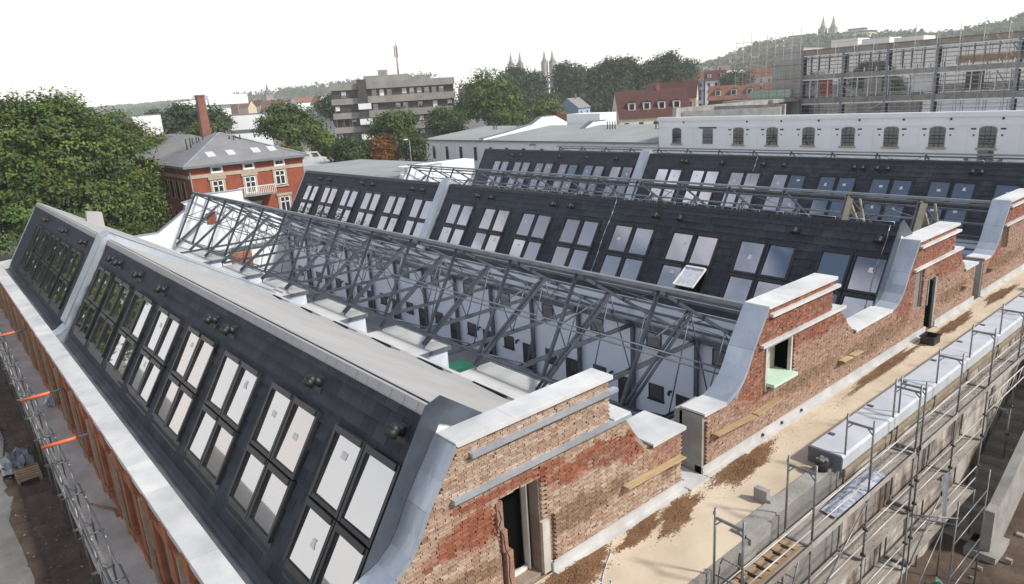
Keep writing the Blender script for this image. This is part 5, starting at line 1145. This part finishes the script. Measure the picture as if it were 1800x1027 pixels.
def van(label, x, y, z, ang, mat):
    t = thing('parked_van', label, 'van', (x, y, z), 'vans parked by the depot'); c, s_ = math.cos(ang), math.sin(ang)
    G = lambda pts: [(x + u * c, y + u * s_, z + h) for u, h in pts]
    def ext(pts, w0, w1, nm, m_):
        a = [(x + u * c - w0 * s_, y + u * s_ + w0 * c, z + h) for u, h in pts]; b = [(x + u * c - w1 * s_, y + u * s_ + w1 * c, z + h) for u, h in pts]; n = len(pts)
        return part(nm, MB().add(a + b, [tuple(range(n)), tuple(range(2 * n - 1, n - 1, -1))] + [(i, (i + 1) % n, n + (i + 1) % n, n + i) for i in range(n)]), m_, t)
    ext([(-2.7, .35), (2.6, .35), (2.65, 1.1), (1.9, 1.35), (1.3, 2.2), (-2.7, 2.3)], -.95, .95, 'body', mat)
    ext([(1.92, 1.40), (1.98, 1.40), (1.40, 2.1), (1.34, 2.1)], -.8, .8, 'windscreen', 'dark_glass')
    for sd in (-1, 1):
        ext([(.5, 1.4), (1.6, 1.4), (1.2, 2.0), (.5, 2.05)], sd * .955, sd * .97, 'side_window', 'dark_glass')
        for u in (-1.7, 1.7):
            p = (x + u * c - sd * .8 * s_, y + u * s_ + sd * .8 * c, z + .36); q = (x + u * c - sd * .98 * s_, y + u * s_ + sd * .98 * c, z + .36)
            w = part('wheel', MB().tube(p, q, .36, 14), 'black_plastic', t); part('wheel_rim', MB().tube(q, (q[0] - sd * .01 * s_, q[1] + sd * .01 * c, q[2]), .2, 12), 'steel_light', w)
part('forecourt', MB().box(-124, -108, 46, 62, -9.6, -9.2), 'paving', t)
van('white high roofed van parked beyond the low lilac roofed depot', -110.5, 50.2, -9.2, 1.1, 'white_paint')
van('second pale van standing behind the first at the depot', -112.5, 54.6, -9.2, 1.2, 'cream_pale')
t = shedbox('garage_row', 'low flat garages with grey roof beyond the depot', [(-120, 48), (-118, 60), (-124, 61), (-126, 49)], -7.6, 'cream_pale', 'grey_roof')

t = thing('street_lamp', 'slender street lamp between the orange brown tree and the white hall', 'street lamp', (-90.5, 57.0, Z0))
part('lamp_post', MB().tube((-90.5, 57, Z0), (-90.5, 57, -5.6), .07, 6).tube((-90.5, 57, -5.6), (-90.1, 56.3, -5.4), .05, 6), 'steel_light', t); part('lamp_head', MB().box(-90.3, -89.9, 55.8, 56.4, -5.45, -5.33), 'white_paint', t)

# town houses behind
def house(name, label, cx, cy, ang, L, W, z0, ze, zr, wall, roof, group=None, hip=0.0, dorm=0, seed=0, wins=True, cat='house'):
    t = thing(name, label, cat, (cx, cy, z0), group); c, s = math.cos(ang), math.sin(ang)
    def G(u, v, z): return (cx + u * c - v * s, cy + u * s + v * c, z)
    m = MB(); l, w_ = L / 2, W / 2
    vs = [G(-l, -w_, z0), G(l, -w_, z0), G(l, w_, z0), G(-l, w_, z0), G(-l, -w_, ze), G(l, -w_, ze), G(l, w_, ze), G(-l, w_, ze), G(-l * (1 - hip), 0, zr - .15), G(l * (1 - hip), 0, zr - .15)]
    m.add(vs, [(0, 3, 2, 1), (0, 1, 5, 4), (1, 2, 6, 9, 5), (2, 3, 7, 6), (3, 0, 4, 8, 7)]); part('walls', m, wall, t)
    o = .35; k = .25; lo = l + (.15 if hip == 0 else o)
    r_ = MB().add([G(-lo, -w_ - o, ze - k), G(lo, -w_ - o, ze - k), G(l * (1 - hip) + .15, 0, zr), G(-l * (1 - hip) - .15, 0, zr), G(lo, w_ + o, ze - k), G(-lo, w_ + o, ze - k)], [(0, 1, 2, 3), (4, 5, 3, 2), (1, 4, 2), (5, 0, 3)] if hip else [(0, 1, 2, 3), (4, 5, 3, 2)])
    ro = part('roof', r_, roof, t)
    rs = random.Random(seed + int(cx))
    u = rs.uniform(-.5, .5) * l; part('chimney', MB().pz([G(u - .4, -.4, 0)[:2], G(u + .4, -.4, 0)[:2], G(u + .4, .4, 0)[:2], G(u - .4, .4, 0)[:2]], zr - 1.0, zr + 1.1), 'chimney_brick', ro)
    if wins:
        n = max(2, int(L / 3)); fl_ = max(1, int((ze - z0) / 3))
        for f in range(fl_):
            for i in range(n):
                u = -l + L * (i + .5) / n; z = ze - 1.0 - 2.9 * f
                b = part('window', MB().pz([G(u - .5, -w_ - .04, 0)[:2], G(u + .5, -w_ - .04, 0)[:2], G(u + .5, -w_ + .01, 0)[:2], G(u - .5, -w_ + .01, 0)[:2]], z - 1.5, z - .1), 'dark_glass', t)
        for i in range(2):
            v = -w_ * .45 + w_ * .9 * i; part('window', MB().pz([G(l - .01, v - .45, 0)[:2], G(l + .04, v - .45, 0)[:2], G(l + .04, v + .45, 0)[:2], G(l - .01, v + .45, 0)[:2]], ze - 2.2, ze - .8), 'dark_glass', t)
    for i in range(dorm):
        u = -l * .62 + L * .62 * i / max(1, dorm - 1) if dorm > 1 else 0
        v = -w_ - o + (w_ + o) * .30; zz = ze - k + (zr - ze + k) * .30; hgt = 1.6
        d = part('dormer', MB().pz([G(u - .8, v, 0)[:2], G(u + .8, v, 0)[:2], G(u + .8, v + 2.2, 0)[:2], G(u - .8, v + 2.2, 0)[:2]], zz - .4, zz + hgt), 'white_paint', t)
        part('dormer_roof', MB().add([G(u - 1.0, v - .15, zz + hgt), G(u + 1.0, v - .15, zz + hgt), G(u + 1.0, v + 2.6, zz + hgt), G(u - 1.0, v + 2.6, zz + hgt), G(u, v - .15, zz + hgt + .55), G(u, v + 2.6, zz + hgt + .55)], [(0, 1, 4), (1, 2, 5, 4), (2, 3, 5), (3, 0, 4, 5)]), roof, d)
        part('dormer_window', MB().pz([G(u - .55, v - .05, 0)[:2], G(u + .55, v - .05, 0)[:2], G(u + .55, v, 0)[:2], G(u - .55, v, 0)[:2]], zz + .15, zz + 1.35), 'dark_glass', d)
    return t
aa = math.atan2(135.5 - 125.6, -102.6 + 114.6)
house('mansard_house', 'large house with dark red tiled roof, dormers and cream gable', -107.0, 133.8, aa + .22, 16.6, 10.5, Z0, -6.6, -.7, 'cream_pale', 'red_roof', None, 0, 4, 1)
house('gable_house', 'cream house with a tall gable behind the dark red roof', -121, 160.8, aa - .15, 13, 8.5, Z0, -3.4, .9, 'cream_wall', 'red_roof', None, 0, 0, 2)
house('low_red_house', 'low house with faded red roof behind the white hall', -116, 117.5, aa, 14, 7, Z0, -7.0, -4.9, 'cream_wall', 'red_roof', None, .2, 0, 3)
house('orange_roofed_house', 'house with bright orange tiled roof left of the concrete core', -119, 187, aa - .1, 14, 9, Z0, -4.8, -1.0, 'office_dark', 'orange_roof', None, 0, 3, 4)
house('long_orange_house', 'long orange roofed house partly hidden by the concrete core', -106, 196, aa - .1, 15, 9, Z0, -4.2, -.9, 'cream_pale', 'orange_roof', None, 0, 0, 5)
house('blue_house', 'small pale blue house with orange roof at the foot of the hill', -192.5, 270, aa, 9, 9, Z0, 1.2, 5.0, 'blue_house', 'orange_roof', None, 0, 0, 6)
house('timbered_house', 'house with brown roof and dormers next to the pale blue one', -185, 276, aa, 9, 9, Z0, 1.0, 5.0, 'white_wall', 'red_roof', None, 0, 2, 7)
house('white_apartment_house', 'tall white house with small windows left of the dark round tree', -181.5, 286, aa, 11, 9, Z0, 3.2, 4.6, 'white_wall', 'white_roof', None, .5, 0, 8)
house('far_cream_house', 'long cream house with orange roof right of the dark round tree', -166, 288, aa - .2, 16, 10, Z0, 1.4, 5.0, 'cream_pale', 'orange_roof', None, 0, 0, 9)
house('grey_gabled_house', 'small grey blue gabled house among the trees below the poplars', -150, 152, aa + 1.2, 8, 7, Z0, -4.6, -1.9, 'blue_house', 'slate_roof', None, 0, 0, 10)
rs = random.Random(44)
for k in range(26):
    f = k / 25; D = rs.uniform(560, 760); az = math.atan2(.33 + .30 * f, -.945 + .12 * f) + rs.uniform(-.012, .012)
    house('town_house', ('small pale house with %s roof in the far town on the left skyline' % ('orange' if k % 3 else 'dark red')), D * math.cos(az), D * math.sin(az), rs.uniform(-.3, 1.8), rs.uniform(10, 20), 9, Z0, rs.uniform(-5, 4), rs.uniform(6, 9), rs.choice(['cream_wall', 'cream_pale', 'white_wall']), 'orange_roof' if k % 3 else 'red_roof', 'far houses of the town', 0, 0, k, False)

# hills, castle and church spires
def hill(name, az0, az1, D, depth, tops, zb, mat, seed, n=90, rough=2.0):
    rs = np.random.RandomState(seed); m = MB(); rows = 16; vs = []; nz = rs.rand(n + 1)
    for i in range(n + 1):
        f = i / n; az = az0 + (az1 - az0) * f; h = np.interp(f, [p[0] for p in tops], [p[1] for p in tops])
        for j in range(rows + 1):
            g_ = j / rows; d = D - depth * (1 - g_); z = zb + (h - zb) * math.sin(g_ * math.pi / 2) ** 1.15 + (rs.rand() - .5) * rough * (1 if j else 0) * 2
            vs.append((d * math.cos(az), d * math.sin(az), z))
        vs.append(((D + depth * .8) * math.cos(az), (D + depth * .8) * math.sin(az), zb))
    w_ = rows + 2
    m.add(vs, [(i * w_ + j, (i + 1) * w_ + j, (i + 1) * w_ + j + 1, i * w_ + j + 1) for i in range(n) for j in range(w_ - 1)], 0, True)
    return single(name, m, mat, kind='structure')
AZ = lambda dx, dy: math.atan2(dy, dx)
hill('castle_hill', AZ(-904, 1160), AZ(-300, 1500), 1500, 900, [(0, -12), (.09, 22), (.28, 57), (.40, 62), (.52, 58), (.62, 55), (.74, 48), (.80, 55), (1, 82)], Z0 - 2, 'hill', 51)
hill('far_hill', AZ(-420, 1430), AZ(-200, 1900), 1750, 400, [(0, 62), (.25, 84), (.6, 118), (1, 142)], Z0 - 2, 'hill', 52)
hill('left_hill', AZ(-1790, 330), AZ(-1480, 1010), 1600, 500, [(0, 4), (.2, 18), (.4, 27), (.62, 36), (.8, 44), (1, 46)], Z0 - 2, 'hill', 53)
hill('far_ridge', AZ(-3000, 300), AZ(-2700, 1100), 1780, 300, [(0, 17), (.3, 28), (.7, 33), (1, 27)], Z0 - 2, 'hill', 54)
def hill_wood(name, az0, az1, D, depth, tops, zb, n, size, tones, seed, gmin=.05):
    rs = np.random.RandomState(seed); k = n // 14; f = rs.rand(k); g_ = gmin + (1 - gmin) * rs.rand(k) ** .8
    keep = (np.sin(f * 37 + seed) + np.sin(g_ * 23 + f * 11) + rs.normal(size=k) * .6) > -.2; f = f[keep]; g_ = g_[keep]; k = len(f)
    h = np.interp(f, [p[0] for p in tops], [p[1] for p in tops]); az = az0 + (az1 - az0) * f; d = D - depth * (1 - g_)
    z = zb + (h - zb) * np.sin(g_ * np.pi / 2) ** 1.15
    c = np.stack([d * np.cos(az), d * np.sin(az), z + size * .4], 1); m = 14; cc = np.repeat(c, m, 0) + rs.normal(size=(k * m, 3)) * size * np.array([1.5, 1.5, .8])
    nr = rs.normal(size=(k * m, 3)) * .5 + np.array([.3, -.5, .7]); nr /= np.linalg.norm(nr, axis=1)[:, None]
    a = np.cross(nr, rs.normal(size=(k * m, 3))); a /= np.linalg.norm(a, axis=1)[:, None]; b = np.cross(nr, a); sz = size * rs.uniform(.4, .9, k * m)[:, None]
    v = np.stack([cc - a * sz, cc - b * sz, cc + a * sz, cc + b * sz], 1).reshape(-1, 3); col = np.array(tones)[np.repeat(rs.choice(len(tones), k), m)] * rs.uniform(.7, 1.3, k * m)[:, None]
    mb = MB(); mb.v = [tuple(q) for q in v]; mb.f = [(4 * i, 4 * i + 1, 4 * i + 2, 4 * i + 3) for i in range(k * m)]; mb.m = [0] * len(mb.f); mb.s = [False] * len(mb.f); mb.c = [tuple(q) for q in np.repeat(col, 4, 0)]
    return tag(single(name, mb, 'leaf'), 'hazy patchwork of trees and hedges on the distant hillside', 'wood', None, 'stuff')
hill_wood('hillside_wood', AZ(-904, 1160), AZ(-300, 1500), 1500, 900, [(0, -12), (.09, 22), (.28, 57), (.40, 62), (.52, 58), (.62, 55), (.74, 48), (.80, 55), (1, 82)], Z0 - 2, 34000, 4.2, HAZY + GREEN, 61)
hill_wood('far_wood', AZ(-1790, 330), AZ(-1480, 1010), 1600, 500, [(0, 4), (.2, 18), (.4, 27), (.62, 36), (.8, 44), (1, 46)], Z0 - 2, 20000, 4.2, HAZY + GREEN, 62)
for k in range(30):
    f = rs.uniform(.02, .5); g_ = rs.uniform(.02, .55); az = AZ(-904, 1160) + (AZ(-300, 1500) - AZ(-904, 1160)) * f; d = 1500 - 900 * (1 - g_)
    h = np.interp(f, [0, .09, .28, .40, .52], [-12, 22, 57, 62, 58]); z = Z0 - 2 + (h - Z0 + 2) * math.sin(g_ * math.pi / 2) ** 1.15
    house('hillside_house', 'tiny pale house with red roof on the hillside below the twin spires', d * math.cos(az), d * math.sin(az), rs.uniform(-.3, 1.4), rs.uniform(10, 18), 10, z - 6, z + 4.5, z + 9, rs.choice(['cream_wall', 'cream_pale', 'white_wall', 'cream_pale']), rs.choice(['orange_roof', 'orange_roof', 'red_roof', 'slate_roof']), 'houses on the hillside', 0, 0, k, False)
def spire(name, label, x, y, zb, zm, zt, r, group=None):
    t = thing(name, label, 'church tower', (x, y, zb), group)
    part('tower', MB().box(x - r, x + r, y - r, y + r, zb, zm), 'spire_stone', t); part('tower_cornice', MB().box(x - r * 1.12, x + r * 1.12, y - r * 1.12, y + r * 1.12, zm, zm + .4), 'spire_stone', t)
    part('spire', MB().tube((x, y, zm + .4), (x, y, zm + (zt - zm) * .42), r * .98, 8, r2=r * .5).tube((x, y, zm + (zt - zm) * .42), (x, y, zt), r * .42, 8, r2=.12), 'spire_stone', t); return t
for k, (x, y, lab) in enumerate(((-682.9, 586.2, 'leftmost of four cathedral spires over the tree row'), (-675.6, 594.6, 'second from left of four cathedral spires over the tree row'), (-655.5, 616.7, 'third from left of four cathedral spires over the tree row'), (-648.8, 623.7, 'rightmost of four cathedral spires over the tree row'))):
    spire('cathedral_spire', lab, x, y, Z0, 36.5, 50.5, 3.0, 'four spires above the tall trees')
spire('castle_spire', 'left one of the twin spires on the castle hill', -625.0, 1252.0, 60, 78, 100, 5.5, 'twin spires on the hill'); spire('castle_spire', 'right one of the twin spires on the castle hill', -610.5, 1259.5, 60, 78, 100, 5.5, 'twin spires on the hill')
t = thing('hill_abbey', 'long pale abbey buildings beside the twin spires on the hill', 'abbey', (-605, 1262, 55))
for (a, b, c, d, z) in ((-672, -630, 1225, 1240, 68), (-605, -548, 1258, 1285, 66), (-585, -560, 1262, 1275, 71)): part('abbey_wing', MB().box(a, b, c, d, 40, z), 'cream_pale', t); part('abbey_roof', MB().box(a - 1, b + 1, c - 1, d + 1, z, z + 2.5), 'red_roof', t)
t = thing('terrace_building', 'long low building on the hillside terrace below the twin spires', 'building', (-745, 1180, 35)); part('walls', MB().pz([(-775, 1172), (-690, 1215), (-692, 1225), (-777, 1182)], 20, 42), 'cream_pale', t); part('roof', MB().pz([(-777, 1171), (-688, 1214), (-691, 1227), (-779, 1184)], 42, 44), 'slate_roof', t)
t = spire('town_church', 'dark onion topped church tower in the far town on the left', -648.5, 262.5, Z0, 13, 23.5, 3.2); 
part('onion_dome', MB().tube((-648.5, 262.5, 13.4), (-648.5, 262.5, 15.5), 3.0, 10, r2=3.3).tube((-648.5, 262.5, 15.5), (-648.5, 262.5, 18), 3.3, 10, r2=1.2), 'slate_roof', t)

# ------------------------------------------------------------------ hazy air
hz = MB().box(-2000, 540, -640, 2000, -18.3, 160)
ho = single('haze', hz, [], kind='stuff'); hm = bpy.data.materials.new('haze'); hm.use_nodes = True; hn = hm.node_tree
for nd in list(hn.nodes):
    if nd.type == 'BSDF_PRINCIPLED': hn.nodes.remove(nd)
pv_ = hn.nodes.new('ShaderNodeVolumePrincipled'); pv_.inputs['Color'].default_value = (.94, .97, 1.0, 1); pv_.inputs['Density'].default_value = .00028; pv_.inputs['Anisotropy'].default_value = 0.0
hn.links.new(pv_.outputs[0], hn.nodes['Material Output'].inputs['Volume']); ho.data.materials.append(hm)
